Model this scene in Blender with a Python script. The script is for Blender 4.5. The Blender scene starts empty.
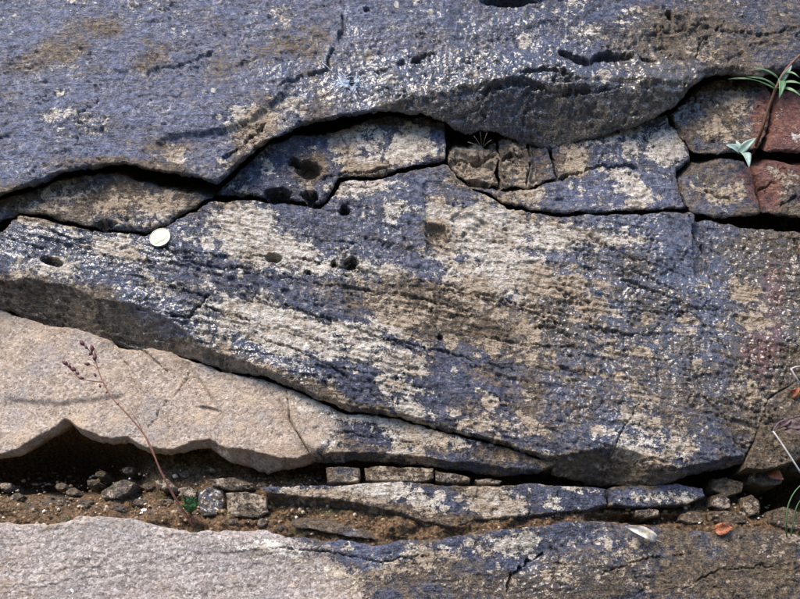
import bpy, bmesh, math, random
import numpy as np
from mathutils import Vector, Matrix

random.seed(7)
R = math.radians
sc = bpy.context.scene
COL = sc.collection

# ------------------------------------------------------------------ camera
FPX = 844.0                      # focal length in photograph pixels (800 wide)
CAM_D = 0.90                     # metres from the lens to the rock face
CAM_Z = 1.25                     # height of the lens above the ground
LEAN = R(24)                     # the outcrop leans back by this much
cam_data = bpy.data.cameras.new('camera')
cam = bpy.data.objects.new('camera', cam_data)
COL.objects.link(cam)
cam.location = (0, -CAM_D, CAM_Z)
cam.rotation_euler = (R(90), 0, 0)
cam_data.sensor_width = 36
cam_data.lens = 36 * FPX / 800
cam_data.clip_start = 0.02
cam_data.clip_end = 2000
sc.camera = cam
sc.render.resolution_x, sc.render.resolution_y = 1024, 767

# ------------------------------------------------------------------ world and sun
SUN_EL, SUN_AZ = R(62), R(-128)   # azimuth measured from +Y, clockwise
w = bpy.data.worlds.new('World'); sc.world = w; w.use_nodes = True
nt = w.node_tree; nt.nodes.clear()
sky = nt.nodes.new('ShaderNodeTexSky'); sky.sky_type = 'NISHITA'; sky.sun_disc = False
sky.sun_elevation = SUN_EL; sky.sun_rotation = SUN_AZ
sky.air_density = 1.0; sky.dust_density = 0.6; sky.ozone_density = 2.5
bg = nt.nodes.new('ShaderNodeBackground'); bg.inputs[1].default_value = 0.12
wo = nt.nodes.new('ShaderNodeOutputWorld')
nt.links.new(sky.outputs[0], bg.inputs[0]); nt.links.new(bg.outputs[0], wo.inputs[0])
sd = bpy.data.lights.new('sun', 'SUN'); sd.energy = 1.5; sd.angle = R(28); sd.color = (1.0, 0.85, 0.66)
sun = bpy.data.objects.new('sun', sd); COL.objects.link(sun)
sun_dir = Vector((math.sin(SUN_AZ) * math.cos(SUN_EL), math.cos(SUN_AZ) * math.cos(SUN_EL), math.sin(SUN_EL)))
sun.rotation_euler = (-sun_dir).to_track_quat('-Z', 'Y').to_euler()
sun.location = (0, -3, 6)
vs = sc.view_settings
vs.view_transform = 'Standard'; vs.look = 'None'; vs.gamma = 1; vs.exposure = 2.2

# ------------------------------------------------------------------ pixel <-> place
V_UP = np.array([0, math.sin(LEAN), math.cos(LEAN)])
N_OUT = np.array([0, -math.cos(LEAN), math.sin(LEAN)])
CAMP = np.array([0, -CAM_D, CAM_Z])
ORI = np.array([0, 0, CAM_Z])
MM = 0.001

def place(px, py, wmm=0.0):
    """point where the pixel's ray meets the plane wmm millimetres in front of the mean rock face"""
    px = np.asarray(px, float); py = np.asarray(py, float)
    d = np.stack([(px - 400) / FPX, np.ones_like(px), -(py - 299.5) / FPX], -1)
    den = d @ N_OUT
    t = ((ORI - CAMP) @ N_OUT + np.asarray(wmm) * MM) / den
    return CAMP + d * t[..., None]

# ------------------------------------------------------------------ noise
rng = np.random.RandomState(11)
PERM = rng.permutation(512)
GX = np.cos(np.arange(512) * 2.399963); GY = np.sin(np.arange(512) * 2.399963)
def noise(x, y, seed=0):
    x = np.asarray(x, np.float64); y = np.asarray(y, np.float64)
    xi = np.floor(x).astype(np.int64); yi = np.floor(y).astype(np.int64)
    xf = x - xi; yf = y - yi
    u = xf * xf * xf * (xf * (xf * 6 - 15) + 10); v = yf * yf * yf * (yf * (yf * 6 - 15) + 10)
    def g(ix, iy, dx, dy):
        h = PERM[(PERM[(ix + seed * 37) & 511] + iy + seed * 101) & 511]
        return GX[h] * dx + GY[h] * dy
    a = g(xi, yi, xf, yf); b = g(xi + 1, yi, xf - 1, yf)
    c = g(xi, yi + 1, xf, yf - 1); d = g(xi + 1, yi + 1, xf - 1, yf - 1)
    return 1.5 * ((a + (b - a) * u) + ((c + (d - c) * u) - (a + (b - a) * u)) * v)
def fbm(x, y, scale, octv=4, seed=0, gain=.5, ridged=False):
    s = 0; a = 1.0; t = 0; f = 1.0 / scale
    for o in range(octv):
        n = noise(x * f + o * 17.3, y * f - o * 9.1, seed + o)
        if ridged: n = 1 - 2 * np.abs(n)
        s = s + a * n; t += a; a *= gain; f *= 2.03
    return s / t
def sstep(a, b, x):
    t = np.clip((x - a) / (b - a), 0, 1); return t * t * (3 - 2 * t)
def blobs(X, Y, lst):
    s = np.zeros_like(X)
    for (bx, by, rx, ry, rot, wt) in lst:
        c, sn = math.cos(R(rot)), math.sin(R(rot))
        dx, dy = X - bx, Y - by
        q = ((dx * c + dy * sn) / rx) ** 2 + ((-dx * sn + dy * c) / ry) ** 2
        s += wt * np.where(q < 4, np.clip(1 - q / 4, 0, 1) ** 2, 0) * 1.35
    return s
def seg_dist(X, Y, pts):
    d = np.full(X.shape, 1e9); tt = np.zeros(X.shape); n = len(pts) - 1
    for i in range(n):
        (x0, y0), (x1, y1) = pts[i], pts[i + 1]
        ex, ey = x1 - x0, y1 - y0; L = ex * ex + ey * ey + 1e-9
        t = np.clip(((X - x0) * ex + (Y - y0) * ey) / L, 0, 1)
        q = np.hypot(X - x0 - t * ex, Y - y0 - t * ey)
        m = q < d; d[m] = q[m]; tt[m] = (i + t[m]) / n
    return d, tt

# ------------------------------------------------------------------ materials
def newmat(name):
    m = bpy.data.materials.new(name); m.use_nodes = True
    t = m.node_tree; t.nodes.clear()
    out = t.nodes.new('ShaderNodeOutputMaterial'); b = t.nodes.new('ShaderNodeBsdfPrincipled')
    t.links.new(b.outputs[0], out.inputs[0])
    return m, t, b
class NB:
    """small node-writing helper"""
    def __init__(s, t): s.t = t; s.L = t.links
    def n(s, typ, **kw):
        o = s.t.nodes.new(typ)
        for k, v in kw.items(): setattr(o, k, v)
        return o
    def put(s, sock, v):
        if hasattr(v, 'is_linked') or isinstance(v, bpy.types.NodeSocket): s.L.new(v, sock)
        else: sock.default_value = v
    def noise(s, vec, scale, detail=4, rough=.55, dist=0):
        o = s.n('ShaderNodeTexNoise'); s.put(o.inputs['Vector'], vec); o.inputs['Scale'].default_value = scale
        o.inputs['Detail'].default_value = detail; o.inputs['Roughness'].default_value = rough; o.inputs['Distortion'].default_value = dist
        return o.outputs['Fac']
    def vor(s, vec, scale, feature='F1', out='Distance', rnd=1):
        o = s.n('ShaderNodeTexVoronoi', feature=feature); s.put(o.inputs['Vector'], vec); o.inputs['Scale'].default_value = scale
        o.inputs['Randomness'].default_value = rnd
        return o.outputs[out]
    def math(s, op, a, b=0.0, c=0.0, clamp=False):
        o = s.n('ShaderNodeMath', operation=op, use_clamp=clamp); s.put(o.inputs[0], a); s.put(o.inputs[1], b); s.put(o.inputs[2], c)
        return o.outputs[0]
    def ss(s, v, a, b):
        o = s.n('ShaderNodeMapRange', interpolation_type='SMOOTHSTEP'); s.put(o.inputs[0], v)
        o.inputs[1].default_value = a; o.inputs[2].default_value = b
        return o.outputs[0]
    def mix(s, f, a, b):
        o = s.n('ShaderNodeMix', data_type='RGBA'); s.put(o.inputs[0], f)
        for i, v in ((6, a), (7, b)):
            s.put(o.inputs[i], (*v, 1) if isinstance(v, tuple) and len(v) == 3 else v)
        return o.outputs[2]
    def ramp(s, f, stops):
        o = s.n('ShaderNodeValToRGB'); s.put(o.inputs[0], f); e = o.color_ramp.elements
        while len(e) < len(stops): e.new(.5)
        for i, (p, c) in enumerate(stops): e[i].position = p; e[i].color = (*c, 1)
        return o.outputs[0]
    def bump(s, h, strength, dist, nrm=None):
        o = s.n('ShaderNodeBump'); o.inputs['Strength'].default_value = strength; o.inputs['Distance'].default_value = dist
        s.put(o.inputs['Height'], h)
        if nrm is not None: s.L.new(nrm, o.inputs['Normal'])
        return o.outputs[0]

def rock_material():
    m, t, b = newmat('weathered_rock'); k = NB(t)
    pos = k.n('ShaderNodeNewGeometry').outputs['Position']
    a1 = k.n('ShaderNodeAttribute', attribute_name='m1'); a2 = k.n('ShaderNodeAttribute', attribute_name='m2')
    s1 = k.n('ShaderNodeSeparateColor'); k.L.new(a1.outputs['Color'], s1.inputs[0])
    s2 = k.n('ShaderNodeSeparateColor'); k.L.new(a2.outputs['Color'], s2.inputs[0])
    lich, warm, gran = s1.outputs; wet, red, pale = s2.outputs
    nf = k.noise(pos, 620, 5, .65); nm = k.noise(pos, 170, 5, .6); nl = k.noise(pos, 45, 4, .6)
    nx = k.noise(pos, 1500, 3, .6)
    nfc = k.math('SUBTRACT', nf, .5); nmc = k.math('SUBTRACT', nm, .5)
    # slate body
    nq = k.math('ADD', k.math('MULTIPLY', nm, .5), k.math('MULTIPLY', nf, .5))
    slate = k.ramp(nq, [(.38, (.007, .007, .009)), (.46, (.020, .025, .046)), (.55, (.060, .072, .130)), (.66, (.29, .305, .38))])
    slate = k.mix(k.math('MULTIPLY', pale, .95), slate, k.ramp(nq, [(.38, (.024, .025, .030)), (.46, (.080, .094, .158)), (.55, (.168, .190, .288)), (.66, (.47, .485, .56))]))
    # brown / ochre film
    wv = k.math('ADD', k.math('ADD', warm, k.math('MULTIPLY', nmc, 1.3)), k.math('MULTIPLY', nfc, 1.6))
    wf = k.math('MULTIPLY', k.ss(wv, .28, .72), .9)
    brown = k.ramp(nq, [(.37, (.012, .008, .005)), (.46, (.078, .05, .022)), (.56, (.20, .14, .07)), (.67, (.40, .32, .21))])
    col = k.mix(wf, slate, brown)
    # rust red
    rv = k.math('ADD', red, k.math('MULTIPLY', nmc, .8)); rf = k.math('MULTIPLY', k.ss(rv, .35, .75), .85)
    col = k.mix(rf, col, k.ramp(nq, [(.36, (.035, .016, .014)), (.48, (.19, .062, .04)), (.6, (.29, .135, .09)), (.7, (.36, .28, .25))]))
    # clean granite
    cell = k.n('ShaderNodeTexVoronoi'); k.put(cell.inputs['Vector'], pos); cell.inputs['Scale'].default_value = 420
    cs = k.n('ShaderNodeSeparateColor'); k.L.new(cell.outputs['Color'], cs.inputs[0])
    gmx = k.math('ADD', k.math('MULTIPLY', cs.outputs[0], .42), k.math('ADD', k.math('MULTIPLY', nf, .9), -.15))
    gcol = k.ramp(gmx, [(0.16, (.12, .105, .095)), (.30, (.22, .17, .13)), (.5, (.355, .28, .22)), (.7, (.45, .375, .305)), (.88, (.66, .61, .56))])
    gcol = k.mix(k.ss(nl, .45, .75), gcol, (.47, .36, .26))
    gcol = k.mix(k.math('MULTIPLY', k.ss(nm, .50, .72), .6), gcol, (.20, .172, .15))
    gcol = k.mix(k.math('MULTIPLY', pale, .75), gcol, k.ramp(gmx, [(.18, (.13, .12, .12)), (.35, (.20, .178, .168)), (.55, (.31, .28, .265)), (.8, (.56, .53, .51))]))
    gcol = k.mix(k.math('MULTIPLY', wf, .5), gcol, k.ramp(nf, [(.35, (.13, .085, .045)), (.6, (.33, .23, .14))]))
    gcol = k.mix(k.math('MULTIPLY', k.ss(k.noise(pos, 22, 5, .65), .50, .66), .5), gcol, k.ramp(nf, [(.35, (.15, .14, .14)), (.65, (.36, .34, .33))]))
    gf = k.ss(k.math('ADD', k.math('ADD', gran, k.math('MULTIPLY', nmc, 1.1)), k.math('MULTIPLY', nfc, .7)), .36, .64)
    col = k.mix(gf, col, gcol)
    # crusts of pale lichen
    lv = k.math('ADD', k.math('ADD', lich, k.math('MULTIPLY', nmc, 1.1)), k.math('MULTIPLY', nfc, .95))
    lf = k.ss(lv, .45, .58)
    lcol = k.ramp(nq, [(.34, (.085, .072, .062)), (.42, (.33, .285, .235)), (.51, (.56, .505, .43)), (.62, (.82, .79, .74))])
    lcol = k.mix(k.ss(warm, .1, .6), lcol, k.ramp(nq, [(.34, (.07, .055, .035)), (.44, (.27, .205, .14)), (.56, (.46, .375, .285)), (.68, (.66, .61, .51))]))
    col = k.mix(lf, col, lcol)
    # dark flecks and pits through everything
    fle = k.ss(k.math('ADD', nf, k.math('MULTIPLY', nmc, .5)), .40, .30)
    col = k.mix(k.math('MULTIPLY', fle, .6), col, (.03, .028, .026))
    sp = k.noise(pos, 950, 3, .7); col = k.mix(k.math('MULTIPLY', k.ss(sp, .60, .70), .4), col, (.62, .60, .58))
    # gloss: wet slate shines, crusts do not
    dry = k.math('MAXIMUM', lf, gf, clamp=True)
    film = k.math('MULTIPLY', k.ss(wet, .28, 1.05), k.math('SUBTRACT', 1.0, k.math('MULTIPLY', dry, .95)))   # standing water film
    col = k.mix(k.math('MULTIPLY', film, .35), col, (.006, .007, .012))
    k.L.new(col, b.inputs['Base Color'])
    k.put(b.inputs['Coat Weight'], film); b.inputs['Coat Roughness'].default_value = .24; b.inputs['Coat IOR'].default_value = 1.5
    rs = k.math('SUBTRACT', k.math('ADD', .47, k.math('MULTIPLY', nmc, .6)), k.math('MULTIPLY', wet, .36))
    rs = k.math('MAXIMUM', rs, .24)
    ro = k.n('ShaderNodeMix'); k.put(ro.inputs[0], dry); k.put(ro.inputs[2], rs); ro.inputs[3].default_value = .78
    k.L.new(ro.outputs[0], b.inputs['Roughness'])
    k.put(b.inputs['Specular IOR Level'], k.math('SUBTRACT', .6, k.math('MULTIPLY', dry, .4)))
    mp = k.n('ShaderNodeMapping'); k.L.new(pos, mp.inputs[0]); mp.inputs['Rotation'].default_value = (0, R(-11), 0); mp.inputs['Scale'].default_value = (.16, .6, 1)
    nlam = k.noise(mp.outputs[0], 330, 4, .6)
    h = k.math('ADD', k.math('MULTIPLY', nf, .55), k.math('MULTIPLY', nm, .9)); h = k.math('ADD', h, k.math('MULTIPLY', k.math('MULTIPLY', nlam, .7), k.math('SUBTRACT', 1.0, gf)))
    h = k.math('ADD', h, k.math('MULTIPLY', nx, .22)); h = k.math('ADD', h, k.math('MULTIPLY', lf, .22))
    h = k.math('MULTIPLY', h, k.math('SUBTRACT', 1.0, k.math('MULTIPLY', gf, .6)))
    k.L.new(k.bump(h, 1.0, .0065), b.inputs['Normal'])
    k.L.new(k.bump(k.noise(pos, 110, 2, .5), .7, .006), b.inputs['Coat Normal'])
    return m
M_ROCK = rock_material()

def simple_mat(name, stops, scale=400, rough=.7, bump=.4, dist=.001, spec=.4, sss=0):
    m, t, b = newmat(name); k = NB(t)
    pos = k.n('ShaderNodeNewGeometry').outputs['Position']
    nf = k.noise(pos, scale, 5, .6)
    k.L.new(k.ramp(nf, stops), b.inputs['Base Color'])
    b.inputs['Roughness'].default_value = rough; b.inputs['Specular IOR Level'].default_value = spec
    if bump: k.L.new(k.bump(nf, bump, dist), b.inputs['Normal'])
    return m
def soil_mat():
    m, t, b = newmat('damp_soil'); k = NB(t)
    pos = k.n('ShaderNodeNewGeometry').outputs['Position']
    nf = k.noise(pos, 420, 6, .7); nm = k.noise(pos, 60, 4, .6)
    c = k.ramp(nf, [(.36, (.010, .007, .004)), (.46, (.075, .042, .018)), (.56, (.20, .115, .05)), (.68, (.38, .26, .15))])
    c = k.mix(k.ss(nm, .54, .72), c, k.ramp(nf, [(.32, (.012, .012, .005)), (.5, (.06, .055, .02)), (.68, (.17, .15, .07))]))
    k.L.new(c, b.inputs['Base Color'])
    k.L.new(k.ramp(k.noise(pos, 200, 3), [(.35, (.35,) * 3), (.6, (.9,) * 3)]), b.inputs['Roughness'])
    k.L.new(k.bump(nf, 1.0, .004), b.inputs['Normal'])
    return m
M_SOIL = soil_mat()

# ------------------------------------------------------------------ object helpers
def mesh_obj(name, verts, faces, mat, parent=None, smooth=True, origin=None):
    verts = np.asarray(verts, float)
    o0 = np.zeros(3) if origin is None else np.asarray(origin, float)
    me = bpy.data.meshes.new(name)
    me.from_pydata([tuple(v) for v in (verts - o0)], [], [tuple(f) for f in faces])
    me.materials.append(mat)
    if smooth: me.polygons.foreach_set('use_smooth', [True] * len(me.polygons))
    me.update()
    o = bpy.data.objects.new(name, me); COL.objects.link(o)
    if parent is not None:
        o.parent = parent; o.location = Vector(o0) - parent.location
    else: o.location = o0
    return o
def empty(name, loc):
    o = bpy.data.objects.new(name, None); COL.objects.link(o); o.location = loc; o.empty_display_size = .01; return o
def tag(o, label=None, cat=None, group=None, kind=None):
    if label: o['label'] = label
    if cat: o['category'] = cat
    if group: o['group'] = group
    if kind: o['kind'] = kind
    return o

def axis(lo, hi, step, a, b):
    """grid line positions: fine inside a..b, widening outside"""
    mid = list(np.arange(a, b + 1e-6, step)); left = []; x = a; s = step
    while x > lo: s = min(s * 1.12, 7); x -= s; left.append(x)
    right = []; x = mid[-1]; s = step
    while x < hi: s = min(s * 1.12, 7); x += s; right.append(x)
    return np.array(left[::-1] + mid + right)
GXS = axis(-330, 1130, 0.92, -14, 814); GYS = axis(-300, 900, 0.92, -12, 611)

def warp_poly(pts, amp=1.0, closed=True, step=2.0):
    out = []; n = len(pts)
    for i in range(n if closed else n - 1):
        (x0, y0), (x1, y1) = pts[i], pts[(i + 1) % n]
        L = math.hypot(x1 - x0, y1 - y0); k = max(1, int(L / step))
        for j in range(k): out.append((x0 + (x1 - x0) * j / k, y0 + (y1 - y0) * j / k))
    if not closed: out.append(pts[-1])
    P = np.array(out, float)
    dx = 4.4 * fbm(P[:, 0], P[:, 1], 30, 5, 60, .7); dy = 4.4 * fbm(P[:, 0], P[:, 1], 30, 5, 70, .7)
    return P + amp * np.stack([dx, dy], -1)

def sdf(xs, ys, P, reach=70):
    X, Y = np.meshgrid(xs, ys); d = np.full(X.shape, float(reach)); NX = X.copy(); NY = Y.copy()
    ins = np.zeros(X.shape, bool); n = len(P)
    for i in range(n):
        x0, y0 = P[i]; x1, y1 = P[(i + 1) % n]
        i0 = np.searchsorted(xs, min(x0, x1) - reach); i1 = np.searchsorted(xs, max(x0, x1) + reach)
        j0 = np.searchsorted(ys, min(y0, y1) - reach); j1 = np.searchsorted(ys, max(y0, y1) + reach)
        if i1 > i0 and j1 > j0:
            sx, sy = X[j0:j1, i0:i1], Y[j0:j1, i0:i1]; ex, ey = x1 - x0, y1 - y0
            t = np.clip(((sx - x0) * ex + (sy - y0) * ey) / (ex * ex + ey * ey + 1e-9), 0, 1)
            qx = x0 + t * ex; qy = y0 + t * ey; q = np.hypot(sx - qx, sy - qy); m = q < d[j0:j1, i0:i1]
            d[j0:j1, i0:i1][m] = q[m]; NX[j0:j1, i0:i1][m] = qx[m]; NY[j0:j1, i0:i1][m] = qy[m]
        if y0 != y1:
            ja = np.searchsorted(ys, min(y0, y1)); jb = np.searchsorted(ys, max(y0, y1))
            for j in range(ja, jb):
                xi = x0 + (ys[j] - y0) * (x1 - x0) / (y1 - y0); c = np.searchsorted(xs, xi)
                ins[j, :c] ^= True
    return X, Y, np.where(ins, d, -d), NX, NY

# ------------------------------------------------------------------ rock surface fields (colour masks)
LICHEN = [  # x, y, rx, ry, rot, weight
    # great upper slab
    (45, 55, 40, 12, -15, .28), (95, 28, 26, 10, 0, .26), (130, 18, 18, 8, 0, .2), (178, 153, 10, 8, 0, .7), (165, 160, 16, 6, 0, .4),
    (255, 125, 16, 22, 35, .45), (300, 100, 22, 10, 20, .4), (290, 20, 14, 10, 0, .35), (390, 30, 9, 6, 0, .4), (393, 82, 7, 7, 0, .7),
    (460, 22, 12, 6, 0, .35), (525, 36, 6, 6, 0, .7), (602, 79, 6, 7, 0, .8), (600, 20, 40, 16, 0, .28), (640, 15, 18, 12, 0, .35),
    (690, 50, 40, 30, 0, .22), (470, 80, 8, 5, 0, .4), (578, 118, 12, 6, 0, .45), (740, 20, 40, 20, 0, .18),
    # upper block row
    (345, 142, 14, 15, 0, .75), (412, 138, 15, 20, 8, .95), (378, 127, 12, 7, 0, .5), (370, 162, 26, 7, -8, .6), (310, 150, 12, 6, 0, .5),
    (280, 140, 14, 8, 0, .35), (573, 163, 11, 15, 0, .7), (668, 146, 15, 17, 30, 1.0), (600, 150, 20, 8, 0, .25), (620, 175, 10, 6, 0, .5),
    (480, 170, 26, 14, 0, .42), (520, 200, 28, 9, 0, .3), (460, 155, 12, 10, 0, .4), (637, 195, 12, 8, 0, .4), (540, 195, 14, 8, 0, .3),
    (90, 200, 70, 16, -5, .28), (160, 207, 14, 10, 0, .45), (25, 205, 20, 8, 0, .2),
    # main slab
    (235, 225, 26, 22, 0, .68), (255, 215, 30, 12, 0, .45), (275, 240, 26, 16, 10, .45), (300, 262, 50, 10, 12, .35), (240, 262, 22, 12, 0, .35),
    (270, 320, 60, 20, 12, .5), (240, 315, 22, 14, 0, .35), (330, 345, 50, 18, 20, .5), (360, 185, 30, 8, -5, .55), (395, 205, 30, 16, 0, .38),
    (400, 195, 24, 20, 0, .2), (420, 305, 36, 20, 10, .5), (405, 370, 24, 22, 0, .62), (375, 335, 18, 12, 0, .35), (435, 215, 8, 20, 0, .35),
    (500, 252, 42, 34, 0, .78), (470, 222, 14, 9, 0, .85), (520, 225, 60, 14, 10, .55), (445, 250, 14, 10, 0, .3), (550, 300, 26, 30, 0, .42),
    (490, 290, 22, 8, 0, .3), (630, 235, 30, 12, 10, .45), (640, 255, 12, 8, 0, .3), (590, 300, 16, 30, 0, .25), (745, 291, 9, 8, 0, .6),
    (755, 323, 14, 14, 0, .6), (640, 400, 16, 40, 0, .42), (610, 350, 26, 14, 0, .3), (655, 450, 40, 16, -15, .45), (740, 400, 14, 22, 0, .5),
    (620, 455, 20, 14, 0, .4), (700, 420, 20, 30, 0, .25), (540, 420, 50, 20, 10, .18), (60, 265, 20, 8, 10, .55), (20, 270, 20, 8, 0, .45),
    (125, 248, 14, 8, 0, .5), (150, 290, 22, 8, 10, .3), (190, 245, 16, 10, 0, .35), (215, 290, 14, 18, 0, .35), (100, 245, 14, 6, 0, .3),
    (70, 238, 30, 5, 8, .3), (60, 225, 40, 5, 8, .3), (480, 340, 60, 20, 8, .12), (700, 300, 8, 30, 0, .15),
    # beige slab, its crusted end
    (330, 412, 24, 12, 10, .62), (385, 425, 34, 14, 8, .55), (443, 441, 22, 10, 8, .95), (330, 448, 12, 12, 0, .7), (420, 462, 26, 5, 6, .65),
    (500, 455, 24, 10, 8, .35), (300, 408, 12, 10, 0, .5),
    # thin ledge slab
    (385, 492, 30, 10, 0, .6), (430, 505, 16, 10, 0, .7), (490, 497, 18, 16, 0, .75), (505, 512, 20, 8, 0, .65), (555, 503, 12, 8, 0, .6),
    (350, 490, 40, 6, 0, .5), (655, 497, 30, 6, 0, .4), (580, 492, 20, 6, 0, .3), (300, 492, 30, 5, 0, .4),
    # lower ledge
    (510, 545, 44, 14, -6, .55), (430, 560, 40, 12, -10, .45), (290, 550, 50, 10, 0, .45), (470, 585, 30, 12, 0, .3), (640, 590, 40, 12, 0, .2),
    (560, 570, 24, 14, 0, .22), (780, 560, 30, 20, 0, .15), (250, 545, 30, 10, 0, .35), (330, 575, 40, 12, 0, .4),
    # right-hand blocks
    (725, 110, 22, 10, -10, .38), (735, 95, 12, 8, 0, .35), (715, 130, 14, 8, 0, .35), (722, 196, 14, 9, 0, .55), (700, 180, 10, 8, 0, .3),
    (785, 185, 12, 14, 0, .55), (750, 128, 8, 6, 0, .35),
]
WARM = [
    (45, 55, 40, 12, -15, .45), (95, 28, 26, 10, 0, .35), (255, 130, 12, 26, 38, .7), (150, 60, 60, 10, -12, .18), (240, 60, 60, 14, -25, .28),
    (320, 60, 20, 40, 0, .28), (160, 145, 30, 8, 0, .4), (120, 165, 60, 6, 0, .5), (690, 40, 60, 34, 0, .42), (780, 30, 30, 40, 0, .2), (600, 100, 60, 30, 0, .12),
    (660, 85, 30, 24, 0, .32), (580, 120, 40, 10, 0, .4), (450, 60, 60, 16, 0, .15), (440, 100, 80, 12, 0, .25),
    (90, 200, 90, 14, 0, .38), (500, 170, 50, 26, 0, .42), (573, 163, 11, 15, 0, .35), (345, 142, 14, 15, 0, .35), (310, 165, 16, 14, 0, .6), (437, 230, 12, 10, 20, .7), (370, 165, 26, 6, -8, .4),
    (440, 305, 60, 22, 10, .55), (380, 300, 60, 14, 14, .28), (550, 305, 30, 26, 0, .38), (620, 290, 60, 40, 10, .28), (480, 330, 70, 30, 8, .3),
    (560, 370, 70, 40, 0, .25), (680, 370, 60, 50, 0, .25), (520, 420, 60, 20, 10, .25), (760, 250, 40, 30, 0, .28), (775, 320, 32, 80, 0, .75), (700, 420, 50, 40, 0, .2), (770, 400, 30, 40, 0, .5),
    (30, 292, 60, 14, 3, .95), (90, 312, 60, 12, 18, .9), (200, 350, 70, 8, 15, .6), (330, 395, 60, 5, 22, .5), (600, 468, 44, 12, 0, .85), (650, 474, 30, 8, 0, .5),
    (290, 420, 20, 14, 0, .25), (290, 455, 40, 6, 0, .6), (390, 455, 60, 10, 5, .22), (500, 460, 50, 8, 10, .3),
    (330, 510, 60, 12, 3, .95), (400, 518, 50, 9, 10, .95), (460, 524, 30, 5, 0, .7), (480, 500, 40, 20, 0, .15),
    (430, 575, 60, 20, -5, .35), (560, 580, 50, 16, -10, .42), (700, 570, 90, 40, 0, .42), (770, 560, 40, 40, 0, .25), (330, 580, 40, 16, 0, .25), (545, 590, 60, 14, 0, .4),
    (720, 110, 40, 26, 0, .3), (715, 185, 26, 20, 0, .4), (790, 190, 20, 20, 0, .25),
]
GRAN = [(140, 376, 4, 16, -25, -.75), (172, 402, 2.5, 26, 38, -.6), (63, 375, 4, 5, 0, -.7), (8, 388, 14, 3, 0, -.45), (120, 350, 4, 10, 0, -.6), (230, 415, 3, 4, 0, -.5), (40, 345, 3, 3, 0, -.5), (100, 410, 3, 3, 0, -.5), (205, 548, 12, 6, 0, -.5), (195, 562, 8, 10, 0, -.4), (20, 380, 150, 70, 0, 1.2), (150, 390, 130, 60, 8, 1.2), (240, 425, 60, 40, 10, .95), (60, 350, 110, 40, 10, 1.0), (120, 440, 120, 30, 0, 1.0), (-120, 400, 200, 110, 0, 1.3),
        (40, 560, 130, 60, 0, 1.2), (150, 575, 110, 50, 0, 1.1), (-120, 600, 200, 120, 0, 1.3), (100, 640, 200, 80, 0, 1.2), (225, 575, 60, 34, 0, .6), (300, 590, 60, 24, 0, .35)]
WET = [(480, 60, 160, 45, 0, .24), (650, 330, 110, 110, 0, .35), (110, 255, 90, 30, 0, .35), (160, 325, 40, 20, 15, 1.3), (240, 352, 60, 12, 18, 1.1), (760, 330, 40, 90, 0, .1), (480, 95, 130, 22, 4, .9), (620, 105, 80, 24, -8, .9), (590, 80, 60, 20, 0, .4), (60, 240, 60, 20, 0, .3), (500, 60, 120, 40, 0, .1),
       (780, 300, 30, 70, 0, .2), (140, 60, 220, 90, 0, .02), (650, 300, 90, 70, 0, .2), (550, 580, 60, 20, 0, .35), (340, 250, 100, 40, 0, .2)]
RED = [(768, 300, 6, 60, 4, .6), (758, 345, 6, 40, 0, .6), (776, 330, 6, 60, 3, .6), (745, 350, 6, 30, 0, .55), (785, 290, 4, 40, 0, .35), (788, 120, 26, 32, 0, 1.0), (768, 182, 12, 26, 0, .8), (780, 168, 30, 10, 0, .8), (745, 190, 14, 16, 0, .55),
       (560, 90, 40, 10, 0, .2), (830, 130, 60, 40, 0, .8), (595, 235, 20, 6, 0, .1)]
PALE = [(520, 112, 90, 14, 3, -.5), (600, 104, 70, 20, -8, -.55), (450, 100, 60, 8, 0, -.3), (765, 320, 30, 80, 0, -.35), (120, 70, 220, 90, -12, .8), (60, 130, 120, 50, -15, .45), (-120, 80, 200, 140, 0, .5), (330, 60, 90, 50, 0, .22), (480, 30, 120, 40, 0, .28), (200, 140, 60, 30, 0, .25),  # upper-left blobs paint sky sheen into the colour; negatives darken overhang and right edge
        (640, 260, 120, 60, 0, .5), (660, 380, 110, 80, 0, .6), (560, 340, 100, 60, 0, .32), (600, 190, 90, 30, 0, .4), (450, 190, 100, 40, 0, .25), (500, 250, 90, 60, 0, .35), (720, 250, 50, 40, 0, .2),
        (60, 560, 200, 60, 0, .62), (230, 560, 120, 40, 0, .55), (350, 560, 100, 40, 0, .35), (640, 545, 100, 20, 0, .25), (510, 580, 60, 20, 0, .2), (320, 440, 50, 30, 0, .1),
        (700, 100, 12, 24, 0, .3), (400, 140, 60, 26, 0, .2), (340, 300, 140, 60, 0, .15)]

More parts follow.
